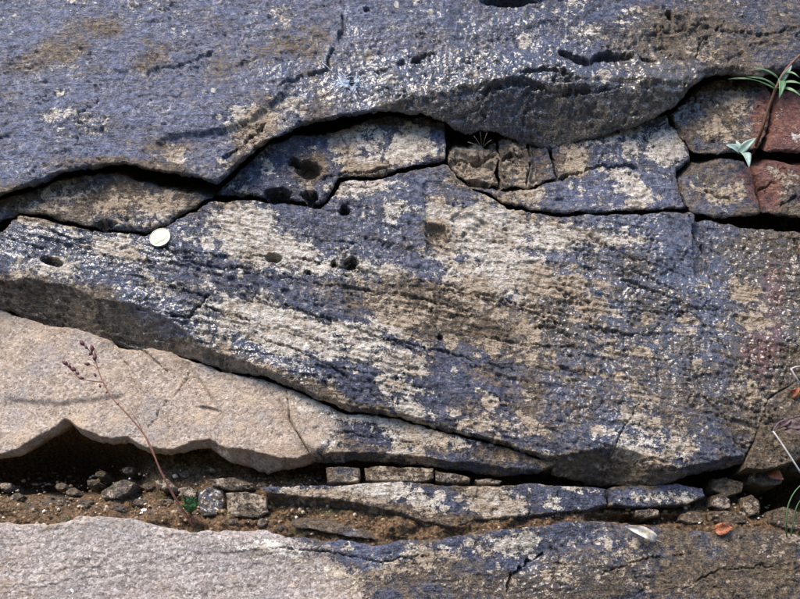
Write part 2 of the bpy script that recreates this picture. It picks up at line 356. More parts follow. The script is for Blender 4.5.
_lr = random.Random(77); SPOTS = []
for (x0_, y0_, x1_, y1_, n_, rmax) in ((0, 0, 800, 110, 26, 6), (20, 175, 200, 225, 14, 8), (225, 120, 445, 195, 26, 12), (450, 140, 690, 212, 30, 11), (675, 80, 800, 215, 20, 8), (0, 220, 220, 290, 20, 9), (200, 205, 430, 400, 40, 12),
                                      (430, 180, 580, 290, 34, 15), (430, 290, 770, 470, 60, 10), (290, 400, 540, 470, 28, 13), (290, 484, 700, 520, 30, 10), (250, 535, 800, 599, 36, 9), (-250, 0, -10, 600, 30, 10), (810, 80, 1040, 600, 30, 10)):
    for _ in range(n_):
        SPOTS.append((_lr.uniform(x0_, x1_), _lr.uniform(y0_, y1_), 2.5 + (rmax - 2.5) * _lr.random() ** 1.7, _lr.uniform(.18, .5), _lr.uniform(.75, 1.35)))
def spots(X, Y):
    out = np.zeros_like(X)
    if X.size == 0: return out
    xa, xb, ya, yb = X.min() - 20, X.max() + 20, Y.min() - 20, Y.max() + 20
    n7 = fbm(X, Y, 7, 3, 151, .6)
    for (sx, sy, r_, wt, asp) in SPOTS:
        if xa < sx < xb and ya < sy < yb:
            m = (np.abs(X - sx) < r_ * 2.2) & (np.abs(Y - sy) < r_ * 2.2)
            if m.any():
                q = np.hypot((X[m] - sx) / asp, (Y[m] - sy) * asp) / r_ + .55 * n7[m]
                out[m] = np.maximum(out[m], wt * (1 - sstep(.85, 1.05, q)))
    return out
ROUGHER = [(560, 92, 110, 34, 0, .6), (440, 75, 80, 30, 0, .5), (700, 40, 60, 30, 0, .5), (620, 290, 70, 50, 0, .3), (770, 400, 30, 40, 0, .8)]
def masks(X, Y, bias):
    n1 = fbm(X, Y, 46, 5, 3, .6); n2 = fbm(X + 40, Y * 1.15, 13, 4, 5, .62); n3 = fbm(X, Y, 70, 4, 9, .55); n4 = fbm(X, Y, 20, 4, 14, .6)
    c, s = math.cos(R(11)), math.sin(R(11)); u = X * c + Y * s; v = -X * s + Y * c
    st = fbm(u / 5.0, v, 9, 4, 21, .6)                       # streaks along the bedding
    m_ = fbm(u / 1.7, v, 44, 6, 24, .72); m2_ = fbm(u / 1.5, v, 30, 6, 27, .72); m3_ = fbm(u / 1.4, v, 24, 5, 29, .75)
    lich = .20 + bias.get('lich', 0) + blobs(X + 9 * n4, Y + 9 * n2, LICHEN) * .62 + .95 * m_ + .3 * st * bias.get('streak', .6)
    warm = .10 + bias.get('warm', 0) + blobs(X + 8 * n4, Y + 8 * n1, WARM) * 1.0 + .75 * m2_ + .25 * st * bias.get('streak', .6)
    gran = bias.get('gran', 0) + (blobs(X + 12 * n1, Y + 10 * n2, GRAN) if bias.get('use_gran') else 0) + .3 * m3_
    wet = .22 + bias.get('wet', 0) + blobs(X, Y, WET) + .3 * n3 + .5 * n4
    red = bias.get('red', 0) + blobs(X + 6 * n4, Y + 6 * n2, RED) * .8 + .35 * m3_
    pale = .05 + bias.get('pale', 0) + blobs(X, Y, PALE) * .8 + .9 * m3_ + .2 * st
    lich = lich + spots(X, Y) - .2 * np.clip(gran, 0, 1)
    one = np.ones_like(X); cl = lambda a: np.clip(a + 0 * X, 0, 1)
    return np.stack([cl(lich), cl(warm), cl(gran), one], -1), np.stack([cl(wet), cl(red), cl(pale), one], -1)

# ------------------------------------------------------------------ one block of rock
SURF = {}
def rock(name, pts, w0, label=None, cat='rock', group=None, rnd=6, back=-190, tilt=(0, 0), rough=1.0, lam=0.0, lam_dir=11, lam_per=11,
         under=None, feats=(), bias={}, warp=1.0, parent=None, kind=None, cx=None, lobes=1.0, bed=False, topline=None):
    P = warp_poly(pts, warp)
    xs = GXS[(GXS > P[:, 0].min() - 4) & (GXS < P[:, 0].max() + 4)]; ys = GYS[(GYS > P[:, 1].min() - 4) & (GYS < P[:, 1].max() + 4)]
    X, Y, S, NX, NY = sdf(xs, ys, P)
    inside = S > 0
    q = inside[:-1, :-1] | inside[1:, :-1] | inside[:-1, 1:] | inside[1:, 1:]
    use = np.zeros(S.shape, bool)
    use[:-1, :-1] |= q; use[1:, :-1] |= q; use[:-1, 1:] |= q; use[1:, 1:] |= q
    snap = use & ~inside
    X = np.where(snap, NX, X); Y = np.where(snap, NY, Y); S = np.where(snap, 0, np.maximum(S, 0))
    # height in mm above the plane w0
    mx, my = P[:, 0].mean(), P[:, 1].mean()
    h = tilt[0] * (X - mx) / 100 + tilt[1] * (Y - my) / 100
    if bias.get('use_gran'): rough = rough * (1 - .62 * np.clip(blobs(X, Y, GRAN), 0, 1))
    rough = rough * (1 + blobs(X, Y, ROUGHER))
    h += lobes * np.minimum(rough, 1.3) * (7.0 * fbm(X, Y, 130, 3, 31) + 3.4 * fbm(X, Y, 38, 4, 33, .55))
    n5 = fbm(X, Y, 9, 4, 37, .6); n6 = fbm(X, Y, 26, 3, 41)
    h += rough * (1.6 * n5 + 1.1 * fbm(X, Y, 4.2, 2, 43) * (1 + n6))
    h -= rough * 2.6 * sstep(.50, .9, fbm(X * .8, Y * 1.3, 12, 3, 47, .55, True)) * sstep(-.1, .4, n6)      # small sharp nicks
    uu = X * .98 + Y * .19; vv = Y * .98 - X * .19
    nk = fbm(uu * .42, vv * 1.15, 8, 3, 49, .6); h -= rough * 1.5 * sstep(.30, .62, nk) * sstep(-.1, .4, fbm(X, Y, 50, 3, 45))
    if lam:
        c, s = math.cos(R(lam_dir)), math.sin(R(lam_dir)); u = X * c + Y * s; v = -X * s + Y * c
        for per, amp, sd_ in ((lam_per * .8, .9, 51), (lam_per * .42, .55, 55), (lam_per * 2.1, 1.0, 59)):
            ph = v / per + 1.1 * fbm(u / 3.2, v, 30, 3, sd_) + .35 * fbm(u, v, 9, 2, sd_ + 2)
            fr = ph - np.floor(ph)
            saw = fr - sstep(.92, 1.0, fr)                    # each bed swells towards its lower edge, then drops back
            h += lam * amp * saw * sstep(-.25, .45, fbm(u / 2.5, v, 40, 3, sd_ + 3) + .1)
    if under:
        front, slope = under
        _, _, SF, _, _ = sdf(xs, ys, warp_poly(front, warp), 90)
        out = np.maximum(-SF, 0); h -= slope * np.where(out > 0, out + 2 * sstep(0, 3, out), 0)
    for f in feats:
        if f[0] == 'pit':
            _, fx, fy, rx, ry, rot, dep = f
            dep = dep * 1.5; c, s = math.cos(R(rot)), math.sin(R(rot)); dx = X - fx + 2.2 * n5 * 2; dy = Y - fy + 1.6 * n6 * 2
            qd = np.sqrt(((dx * c + dy * s) / rx) ** 2 + ((-dx * s + dy * c) / ry) ** 2)
            h -= dep * (1 - sstep(.62, 1.02, qd))
        elif f[0] == 'crack':
            _, line, wd, dep = f
            d, tt = seg_dist(X + 1.8 * n6 + 2.4 * n5, Y + 4.2 * n5 + 3.2 * n6, line)
            ends = sstep(0, .12, tt) * sstep(1, .88, tt); wv = .62 * wd * (.45 + .9 * np.clip(.6 + n6, 0, 1.4)) * (.3 + .7 * ends) + .01
            h -= 1.15 * dep * (1 - sstep(.3, 1.0, d / wv)) * sstep(-.3, .15, n6 + .8 * n5 + .2)
        elif f[0] == 'step':                               # the side right of the line's direction drops
            _, line, dep, soft, reach = f
            d, tt = seg_dist(X + 1.5 * n6, Y + 1.5 * n5, line)
            sg = np.zeros(X.shape); best = np.full(X.shape, 1e9)
            for i in range(len(line) - 1):
                (x0, y0), (x1, y1) = line[i], line[i + 1]; ex, ey = x1 - x0, y1 - y0; L = math.hypot(ex, ey)
                t = np.clip(((X - x0) * ex + (Y - y0) * ey) / (L * L), 0, 1); qd = np.hypot(X - x0 - t * ex, Y - y0 - t * ey)
                m = qd < best; best[m] = qd[m]; sg[m] = (((X - x0) * ey - (Y - y0) * ex) / L)[m]
            ends = sstep(0, .1, tt) * sstep(1, .9, tt)
            h -= dep * ends * sstep(-soft * .2, soft, -sg) * (1 - sstep(0, reach, np.maximum(-sg, 0)))
        elif f[0] == 'bump':
            _, fx, fy, rx, ry, rot, hh = f
            h += hh * np.clip(blobs(X, Y, [(fx, fy, rx, ry, rot, 1 / 1.35)]), 0, 1)
    r = .55 * rnd * np.clip(1 + 1.6 * n6 + 1.2 * n5, .25, 3)
    e = np.clip(S / np.maximum(r, .5), 0, 1)
    h -= r * 1.15 * (1 - np.sqrt(np.clip(1 - (1 - e) ** 2, 0, 1)))
    if kind != 'hidden': SURF[label or name] = (xs, ys, w0 + h, S)
    idx = -np.ones(S.shape, np.int64); idx[use] = np.arange(use.sum())
    bu, bv = X[use], Y[use]
    base = place(bu, bv, w0); V = base + N_OUT * (h[use] * MM)[:, None]
    A = idx[:-1, :-1][q]; B = idx[:-1, 1:][q]; C_ = idx[1:, 1:][q]; D = idx[1:, :-1][q]
    F = np.stack([A, D, C_, B], -1)
    E = np.concatenate([F[:, [0, 1]], F[:, [1, 2]], F[:, [2, 3]], F[:, [3, 0]]])
    key = np.sort(E, 1); kk = key[:, 0] * 10000000 + key[:, 1]
    un, inv, cnt = np.unique(kk, return_inverse=True, return_counts=True)
    BE = E[cnt[inv] == 1]
    bvs = np.unique(BE); mp = -np.ones(len(V), np.int64); mp[bvs] = np.arange(len(bvs))
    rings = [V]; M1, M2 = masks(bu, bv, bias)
    eg = (1 - sstep(0, 11, S[use])) * np.clip(.5 + 1.6 * fbm(bu, bv, 30, 3, 161), 0, 1); M1[:, 1] = np.clip(M1[:, 1] + .38 * eg, 0, 1); M1[:, 0] = np.clip(M1[:, 0] - .12 * eg, 0, 1); m1s = [M1]; m2s = [M2]
    hb = h[use][bvs]; depth = back - (w0 + hb); prev = bvs; Fs = [F]; off = len(V); nb = len(bvs)
    back_dir = -N_OUT if bed else np.array([0, 1., .32 if my < 215 else 0])
    if topline is not None:                                  # top edge runs back square to the face, bottom edge level
        yt = np.interp(bu[bvs], [p[0] for p in topline], [p[1] for p in topline])
        back_dir = np.where((np.abs(bv[bvs] - yt) < 9)[:, None], -N_OUT, np.array([0, 1., .05]))
    for j, fr in enumerate((.12, .35, .7, 1.0)):
        jit = 2.5 * fbm(bu[bvs] * 1.0, bv[bvs] + 40 * fr, 12, 3, 81 + j)
        pb = place(bu[bvs], bv[bvs], w0); hv = hb + depth * fr
        VV = V[bvs] + back_dir * ((hb - hv) * MM / math.cos(LEAN))[:, None] + np.array([0, 0, 1.]) * (jit * MM * (1 if fr < 1 else 0))[:, None]
        rings.append(VV); mm1 = M1[bvs].copy(); mm2 = M2[bvs].copy(); mm1[:, 0] *= .6; mm1[:, 1] = np.clip(mm1[:, 1] + .35, 0, 1)
        m1s.append(mm1); m2s.append(mm2)
        cur = np.arange(off, off + nb)
        a = prev[mp[BE[:, 0]]]; b_ = prev[mp[BE[:, 1]]]; c2 = cur[mp[BE[:, 1]]]; d2 = cur[mp[BE[:, 0]]]
        Fs.append(np.stack([b_, a, d2, c2], -1)); prev = cur; off += nb
    V = np.concatenate(rings); F = np.concatenate(Fs); m1 = np.concatenate(m1s); m2 = np.concatenate(m2s)
    org = place(np.array([mx]), np.array([my]), w0)[0]
    me = bpy.data.meshes.new(name)
    me.vertices.add(len(V)); me.vertices.foreach_set('co', (V - org).astype(np.float32).ravel())
    me.loops.add(F.size); me.loops.foreach_set('vertex_index', F.astype(np.int32).ravel())
    me.polygons.add(len(F)); me.polygons.foreach_set('loop_start', np.arange(0, F.size, 4, dtype=np.int32))
    me.polygons.foreach_set('use_smooth', np.ones(len(F), bool))
    me.update(calc_edges=True); me.validate()
    for nm_, arr in (('m1', m1), ('m2', m2)):
        at = me.color_attributes.new(nm_, 'FLOAT_COLOR', 'POINT'); at.data.foreach_set('color', arr.astype(np.float32).ravel())
    me.materials.append(M_ROCK)
    o = bpy.data.objects.new(name, me); COL.objects.link(o); o.location = org
    if label: tag(o, label, cat, group, kind)
    elif kind: o['kind'] = kind
    return o

def surf(label, px, py):
    """height (mm) of a built rock at a photograph pixel"""
    xs, ys, H, S = SURF[label]
    return float(H[np.argmin(abs(ys - py)), np.argmin(abs(xs - px))])

# ================================================================== the setting
def sheet(name, xs, ys, hfun, mat, kind, bias={}, attrs=True):
    X, Y = np.meshgrid(xs, ys); H = hfun(X, Y); V = place(X.ravel(), Y.ravel(), 0) + N_OUT * (H.ravel() * MM)[:, None]
    ny, nx = X.shape; I = np.arange(nx * ny).reshape(ny, nx)
    F = np.stack([I[:-1, :-1].ravel(), I[1:, :-1].ravel(), I[1:, 1:].ravel(), I[:-1, 1:].ravel()], -1)
    me = bpy.data.meshes.new(name); me.vertices.add(len(V)); me.vertices.foreach_set('co', V.astype(np.float32).ravel())
    me.loops.add(F.size); me.loops.foreach_set('vertex_index', F.astype(np.int32).ravel())
    me.polygons.add(len(F)); me.polygons.foreach_set('loop_start', np.arange(0, F.size, 4, dtype=np.int32))
    me.polygons.foreach_set('use_smooth', np.ones(len(F), bool)); me.update(calc_edges=True)
    if attrs:
        m1, m2 = masks(X.ravel(), Y.ravel(), bias)
        for nm_, arr in (('m1', m1), ('m2', m2)):
            at = me.color_attributes.new(nm_, 'FLOAT_COLOR', 'POINT'); at.data.foreach_set('color', arr.astype(np.float32).ravel())
    me.materials.append(mat)
    o = bpy.data.objects.new(name, me); COL.objects.link(o); o['kind'] = kind
    return o, H

# the outcrop behind and around the blocks: comes forward outside the picture
def face_h(X, Y):
    ox = np.maximum(np.maximum(-290 - X, X - 1090), 0); oy = np.maximum(np.maximum(-250 - Y, Y - 860), 0)
    o = np.hypot(ox, oy)
    return -150 + 175 * sstep(0, 60, o) + 10 * fbm(X, Y, 60, 4, 91) + 40 * fbm(X, Y, 300, 3, 93) * sstep(0, 200, o)
sheet('rock_face', np.arange(-1500, 2301, 9.0), np.arange(-600, 1501, 9.0), face_h, M_ROCK, 'structure', {'warm': .3, 'lich': -.05, 'wet': .1})

M_GROUND = simple_mat('trodden_earth', [(.3, (.03, .023, .016)), (.6, (.07, .053, .036)), (.8, (.11, .09, .065))], 9, .9, .6, .02)
g = []
gf = []
N = 40
for j in range(N + 1):
    for i in range(N + 1):
        gx = (i / N * 2 - 1); gy = (j / N * 2 - 1)
        gx = math.copysign(abs(gx) ** 3, gx) * 600; gy = math.copysign(abs(gy) ** 3, gy) * 600
        g.append((gx, gy, .02 * math.sin(gx * 2.1) * math.cos(gy * 1.7)))
for j in range(N):
    for i in range(N): a = j * (N + 1) + i; gf.append((a, a + 1, a + N + 2, a + N + 1))
ground = mesh_obj('ground', g, gf, M_GROUND); ground['kind'] = 'structure'

# unseen raised ground added behind the camera to block low sky and darken undersides
M_BLOCKER = simple_mat('horizon_blocker_green', [(.3, (.02, .025, .01)), (.55, (.05, .06, .022)), (.8, (.10, .09, .045))], 14, .9, 1.0, .05)
bx_, by_ = np.linspace(-45, 45, 121), np.linspace(-3.2, -16, 40)
BX, BY = np.meshgrid(bx_, by_); BT = np.clip((-3.2 - BY) / 5.5, 0, 1)
BZ = -.05 + 6.0 * BT * BT * (3 - 2 * BT) * (1 + .12 * fbm(BX, BY, 9, 3, 301)) + .25 * fbm(BX, BY, 1.6, 3, 305) * BT
bI = np.arange(BX.size).reshape(BX.shape)
horizon_blocker = mesh_obj('horizon_blocker', np.stack([BX.ravel(), BY.ravel(), BZ.ravel()], -1), np.stack([bI[:-1, :-1].ravel(), bI[1:, :-1].ravel(), bI[1:, 1:].ravel(), bI[:-1, 1:].ravel()], -1), M_BLOCKER); horizon_blocker['kind'] = 'structure'

# ================================================================== the blocks
XL, XR, YT, YB = -300, 1100, -260, 870
A_low = [(XL, 215), (-60, 203), (0, 195), (32, 184), (57, 173), (100, 165), (125, 161), (145, 166), (169, 172), (192, 175), (208, 180), (216, 181), (234, 164), (254, 146),
         (268, 138), (283, 129), (299, 121), (320, 118), (349, 112), (393, 109), (424, 111), (446, 118), (452, 121), (467, 123), (484, 122), (508, 124), (530, 127), (554, 132),
         (574, 128), (608, 122), (645, 114), (664, 107), (681, 97), (692, 84), (709, 73), (732, 69), (763, 74), (800, 66), (900, 60), (XR, 50)]
A_front = [(XL, YT - 40), (XL - 20, 216), (0, 194), (57, 172), (100, 164), (125, 160), (145, 165), (169, 171), (192, 174), (212, 180), (234, 163), (254, 145), (268, 137), (299, 120), (349, 111),
           (393, 104), (440, 98), (470, 94), (500, 90), (530, 87), (560, 84), (600, 82), (640, 84), (664, 86), (680, 82), (690, 76), (709, 68), (732, 64), (763, 69), (800, 61), (XR + 20, 44), (XR + 20, YT - 40)]
rock('rock_block', [(XL, YT)] + A_low + [(XR, YT)], 34, 'huge blue-grey slab spanning the top of the rock face', rnd=5, rough=1.0, lam=2.0, lam_dir=-14, lam_per=15,
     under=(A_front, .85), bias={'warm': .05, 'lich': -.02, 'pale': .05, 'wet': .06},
     feats=[('step', [(150, 144), (165, 133), (222, 129), (250, 118), (268, 102), (285, 88), (292, 60)], 6, 4, 60), ('step', [(640, 96), (600, 88), (560, 92), (500, 84), (440, 92), (390, 86)], 8, 4, 40), ('step', [(660, 70), (610, 76), (560, 74), (520, 66)], 7, 4, 30), ('crack', [(480, 100), (520, 90), (560, 98), (620, 92)], 5, 8), ('crack', [(520, 80), (545, 76), (570, 82)], 5, 8),
            ('crack', [(222, 158), (238, 146), (254, 132), (266, 122)], 3, 7), ('crack', [(140, 88), (150, 72), (195, 62), (215, 52)], 2.2, 3),
            ('crack', [(78, 150), (80, 115), (100, 100)], 2, 3), ('crack', [(375, 74), (400, 65), (430, 56)], 5, 7), ('pit', 416, 62, 5, 4, 0, 10), ('pit', 566, 52, 7, 4, 10, 16), ('pit', 580, 61, 8, 5, 15, 18),
            ('crack', [(560, 52), (585, 60), (610, 52), (640, 56), (655, 62)], 6, 12), ('pit', 610, 54, 10, 4, 5, 9), ('pit', 512, 0, 34, 7, 0, 20), ('pit', 352, 84, 4, 4, 0, 10), ('pit', 668, 18, 4, 4, 0, 6), ('pit', 367, 10, 3, 3, 0, 5),
            ('crack', [(340, 0), (344, 30), (330, 55), (326, 70)], 4, 5), ('crack', [(280, 85), (300, 74), (330, 70)], 3, 4), ('step', [(640, 66), (600, 72), (540, 62), (500, 50), (440, 48)], 9, 12, 60),
            ('bump', 545, 90, 110, 30, 0, 20), ('bump', 590, 88, 60, 12, 0, 5), ('step', [(700, 40), (640, 66)], 6, 10, 40), ('crack', [(655, 35), (700, 25), (760, 36), (800, 30)], 2.5, 4),
            ('bump', 650, 20, 40, 12, 0, 4), ('crack', [(690, 70), (700, 45), (725, 20)], 2, 4)])

B3 = [(XL, 222), (-60, 208), (0, 200), (34, 191), (60, 180), (100, 171), (125, 174), (150, 182), (175, 191), (205, 196), (212, 198), (190, 210), (163, 224), (146, 231), (115, 227), (84, 225), (51, 217), (20, 211), (8, 216), (-10, 225), (XL, 240)]
rock('rock_block', B3, 14, 'brownish lens-shaped slab wedged between the top slab and the coin', rnd=7, bias={'warm': .2, 'lich': .04, 'pale': .1}, lam=1.2, lam_dir=4, feats=[('pit', 105, 224, 12, 4, 0, 8)])

B1 = [(216, 193), (222, 186), (240, 168), (258, 152), (272, 144), (295, 134), (316, 134), (356, 124), (390, 115), (420, 117), (444, 122), (447, 130), (446, 147), (444, 160), (420, 165), (397, 169), (376, 174), (339, 177), (330, 188), (322, 199), (300, 200), (275, 196), (245, 194)]
rock('rock_block', B1, 8, 'lichen-blotched block with two brown hollows under the top slab', rnd=6, bias={'pale': .12, 'lich': .02, 'warm': .02}, lam=1.0, lam_dir=-8,
     feats=[('pit', 293, 161, 6, 5, 0, 16), ('pit', 308, 168, 14, 10, 0, 13), ('pit', 278, 193, 14, 7, 0, 18), ('pit', 310, 195, 10, 5, 0, 12), ('crack', [(322, 178), (345, 172), (370, 172), (392, 165)], 2.5, 6), ('crack', [(338, 130), (350, 150), (345, 170)], 1.5, 2)])
rock('stone', [(449, 153), (457, 147), (468, 151), (476, 143), (488, 148), (497, 140), (499, 160), (494, 172), (498, 187), (480, 186), (466, 181), (456, 172), (447, 163)], -2, 'tan crumbly stone right of the lichen-blotched block', 'stone', rnd=4, bias={'warm': .22, 'lich': .26, 'pale': .15}, rough=1.9, warp=1.3, lam=2.0, lam_dir=-12,
     feats=[('crack', [(450, 160), (475, 164), (496, 156)], 3, 7), ('pit', 478, 184, 13, 4, 5, 8), ('step', [(455, 152), (475, 160), (497, 166)], 6, 3, 30)])
rock('stone', [(500, 142), (508, 135), (516, 138), (528, 132), (549, 141), (551, 160), (556, 180), (540, 181), (530, 186), (516, 184), (501, 189), (499, 165)], 2, 'grey-brown cracked stone below the dark overhang', 'stone', rnd=4, bias={'warm': .16, 'lich': .06, 'pale': .05}, rough=1.9, warp=1.3, lam=2.2, lam_dir=5,
     feats=[('crack', [(526, 134), (531, 160), (526, 184)], 3, 9), ('crack', [(500, 162), (512, 156), (527, 158)], 3, 7), ('step', [(528, 184), (532, 160), (528, 134)], 7, 3, 30)])
B2 = [(470, 188), (498, 191), (530, 187), (558, 182), (556, 160), (552, 143), (574, 136), (608, 130), (645, 121), (667, 113), (676, 128), (690, 150), (691, 159), (676, 170), (678, 189), (686, 207), (660, 210), (631, 210), (608, 212), (564, 212), (530, 208), (508, 203), (492, 194)]
rock('rock_block', B2, 0, 'blue-grey block with a cream lichen patch at its right corner', rnd=5, bias={'pale': .2, 'warm': .05, 'lich': .02}, lam=1.3, lam_dir=-4,
     feats=[('crack', [(552, 181), (575, 176), (597, 168), (625, 166), (640, 170)], 2.4, 7), ('crack', [(600, 130), (604, 150), (598, 168)], 1.3, 3), ('crack', [(640, 170), (665, 175), (684, 190)], 1.5, 3)])

# main slab
CD = [(XL, 275), (-60, 290), (0, 301), (20, 309), (51, 317), (84, 325), (111, 332), (118, 341), (152, 341), (186, 352), (219, 364), (265, 373), (299, 388), (319, 398), (349, 408), (400, 414), (434, 425), (467, 435), (501, 443), (535, 455), (552, 464)]
C_top = [(XL, 250), (-10, 236), (2, 232), (10, 222), (20, 215), (51, 222), (84, 230), (115, 232), (146, 236), (163, 229), (190, 215), (213, 202), (245, 199), (275, 201), (300, 204), (320, 206), (333, 193), (341, 182), (376, 178), (400, 173), (427, 168), (447, 164), (458, 178), (472, 190), (494, 198), (508, 207),
         (530, 212), (564, 216), (608, 216), (631, 214), (660, 214), (688, 211), (700, 218), (732, 220), (766, 226), (800, 231), (900, 240), (XR, 250)]
C_bot = [(553, 472), (590, 477), (630, 481), (647, 484), (670, 482), (690, 473), (720, 467), (750, 462), (757, 450), (766, 420), (776, 396), (800, 384), (880, 380), (XR, 370)]
C_front = [(XL - 20, 240), (XL - 20, 262), (-60, 275), (0, 280), (34, 279), (67, 284), (94, 297), (130, 302), (158, 314), (182, 328), (202, 346), (236, 358), (270, 370), (299, 385), (319, 395), (349, 405), (400, 411), (434, 422), (467, 433), (501, 441), (535, 453),
           (550, 458), (575, 453), (614, 448), (635, 455), (648, 466), (676, 470), (690, 466), (720, 460), (746, 455), (756, 430), (770, 396), (800, 378), (XR + 20, 360), (XR + 20, 180), (700, 200), (440, 150), (200, 190)]
lamc = [[(235, 255), (300, 258), (370, 272), (450, 287), (520, 305), (570, 318)], [(265, 275), (330, 285), (400, 296), (470, 312)], [(420, 290), (470, 295), (530, 312), (560, 325)], [(265, 340), (300, 352), (340, 372), (350, 380)],
        [(440, 318), (470, 316), (500, 322)], [(290, 232), (330, 240), (360, 246)], [(580, 232), (610, 250), (640, 262), (690, 275)], [(600, 262), (630, 270), (680, 292)], [(620, 280), (650, 290), (690, 305)],
        [(600, 300), (640, 310), (690, 318)], [(590, 330), (630, 335), (690, 332)], [(530, 285), (560, 292), (572, 300)], [(530, 305), (560, 311), (572, 318)], [(530, 328), (555, 330), (570, 338)], [(130, 275), (170, 288), (210, 300)], [(40, 225), (70, 240), (110, 250)],
        [(240, 300), (300, 312), (360, 330)], [(380, 340), (440, 350), (520, 372)], [(210, 310), (260, 325), (330, 345)], [(460, 330), (520, 345), (580, 350)], [(270, 300), (330, 320), (400, 345), (440, 360)], [(180, 262), (220, 270), (262, 272)]]
rock('rock_block', C_top + C_bot[::-1] + CD[::-1], 24, 'largest central slab, cream and blue-black, carrying the coin', rnd=5, rough=1.05, lam=2.5, lam_dir=11, lam_per=11, under=(C_front, 1.15),
     bias={'lich': .02, 'pale': .08, 'warm': .04, 'streak': 1.0, 'wet': .1},
     feats=[('crack', l, 1.7, 3.5) for l in lamc] +
           [('step', [(426, 262), (424, 220), (421, 180)], 5, 3, 60), ('pit', 344, 210, 6, 5, 0, 18), ('pit', 334, 263, 4, 4, 0, 16), ('pit', 350, 264, 9, 7, -20, 18), ('pit', 274, 258, 9, 5, 0, 11), ('pit', 308, 272, 5, 3, 0, 5), ('pit', 437, 230, 13, 8, 25, 7), ('pit', 439, 337, 3, 3, 0, 7),
            ('bump', 471, 223, 9, 6, 5, 4), ('pit', 470, 224, 20, 10, 5, 3), ('pit', 52, 261, 12, 4, 5, 10), ('crack', [(705, 240), (710, 265), (714, 285)], 3, 6), ('crack', [(688, 214), (704, 245)], 2.2, 6), ('crack', [(168, 316), (190, 318), (210, 296)], 2.5, 6),
            ('bump', 640, 420, 70, 60, 0, 8), ('bump', 740, 260, 40, 60, 0, -10), ('crack', [(700, 400), (725, 420), (735, 440), (745, 452)], 1.8, 3), ('crack', [(610, 460), (620, 435), (640, 400)], 1.6, 3),
            ('crack', [(670, 315), (690, 310), (712, 335), (725, 350)], 2.2, 5), ('crack', [(790, 232), (798, 245), (800, 262)], 3, 8), ('bump', 165, 245, 30, 30, 0, 2), ('crack', [(150, 242), (176, 256), (196, 262)], 2, 4), ('pit', 700, 240, 7, 40, 0, 4)])

# beige slab
D_bot = [(553, 469), (535, 477), (505, 477), (484, 475), (457, 470), (427, 467), (393, 463), (349, 461), (312, 463), (299, 466), (265, 468), (250, 464), (229, 459), (209, 446), (196, 448), (169, 453), (145, 451), (128, 440), (111, 443), (92, 437), (79, 431), (71, 422), (64, 423), (37, 438), (17, 451), (0, 455), (-60, 462), (XL, 470)]
D_top = [(x, y + (7 if x < 330 else 8)) for x, y in CD[:-1]] + [(551, 467)]
D_front = [(XL - 20, 240), (XL - 20, 466), (-60, 458), (0, 452), (17, 447), (37, 434), (66, 418), (80, 427), (111, 439), (128, 436), (146, 447), (170, 450), (196, 443), (210, 440), (230, 448), (250, 452), (270, 457), (299, 460), (312, 457), (349, 455), (393, 457), (427, 461), (457, 465), (505, 472), (560, 476), (570, 440), (300, 340)]
rock('rock_block', D_top + D_bot, -1, tilt=(4.6, 0), topline=D_top, label= 'pale beige granite slab under the coin-bearing slab', rnd=4, rough=.75, under=(D_front, 1.6), bias={'use_gran': True, 'lich': -.04, 'warm': .06, 'pale': .02},
     feats=[('step', [(318, 464), (300, 448), (286, 420), (274, 398)], -7, 8, 40), ('crack', [(147, 430), (165, 408), (178, 392), (192, 374)], 1.2, 2.5), ('crack', [(168, 372), (130, 340), (118, 346)], 2.5, 4), ('crack', [(125, 362), (138, 380), (142, 394)], 2.5, 2.5),
            ('crack', [(288, 395), (292, 425), (310, 455)], 1.6, 4), ('pit', 210, 410, 12, 3, 10, 2), ('crack', [(310, 430), (360, 438), (420, 448)], 1.5, 2.5), ('step', [(112, 334), (142, 395), (150, 445)], 4, 4, 40), ('step', [(30, 320), (85, 395), (100, 438)], -3, 6, 50), ('step', [(185, 355), (226, 415), (228, 455)], 4, 4, 40), ('step', [(0, 395), (60, 402), (130, 392)], 3, 5, 40)])

# thin flat stones in the joint
E1 = [([(326, 468), (340, 466), (359, 468), (360, 475), (358, 481), (342, 482), (327, 482)], 'small squarish buff stone leftmost in the row under the beige slab', .1),
      ([(364, 468), (384, 466), (410, 467), (434, 469), (434, 478), (424, 482), (392, 481), (366, 480)], 'long narrow grey stone in the row under the beige slab', -.05),
      ([(436, 471), (455, 473), (470, 477), (470, 481), (452, 483), (436, 481)], 'short buff stone at the end of the row under the beige slab', .1),
      ([(475, 479), (490, 478), (503, 480), (500, 483), (478, 484)], 'tiny flat chip where the beige slab thins out', 0)]
for pts, lab, dl in E1:
    rock('stone', pts, 6, lab, 'stone', rnd=3, back=-120, warp=.5, rough=.9, lobes=.3, bias={'warm': .5, 'lich': .25 + dl, 'pale': .2}, bed=True, group='small stones packed in the lower joint')
E2 = [(262, 487), (300, 486), (356, 484), (400, 481), (440, 485), (481, 486), (535, 484), (575, 486), (606, 489), (607, 506), (581, 513), (535, 519), (501, 522), (474, 525), (450, 533), (417, 532), (380, 529), (356, 522), (320, 521), (284, 522), (276, 508)]
E2f = [(250, 470), (262, 492), (300, 496), (340, 499), (370, 505), (400, 513), (424, 521), (450, 527), (474, 520), (501, 517), (535, 514), (581, 509), (615, 502), (615, 470)]
rock('rock_block', E2, 12, bed=True, label= 'long thin ledge slab with brown undercut left end', rnd=3, back=-140, warp=.7, rough=.9, lobes=.35, under=(E2f, 1.7), lam=.8, lam_dir=2, bias={'pale': .12, 'warm': .06, 'lich': .03})
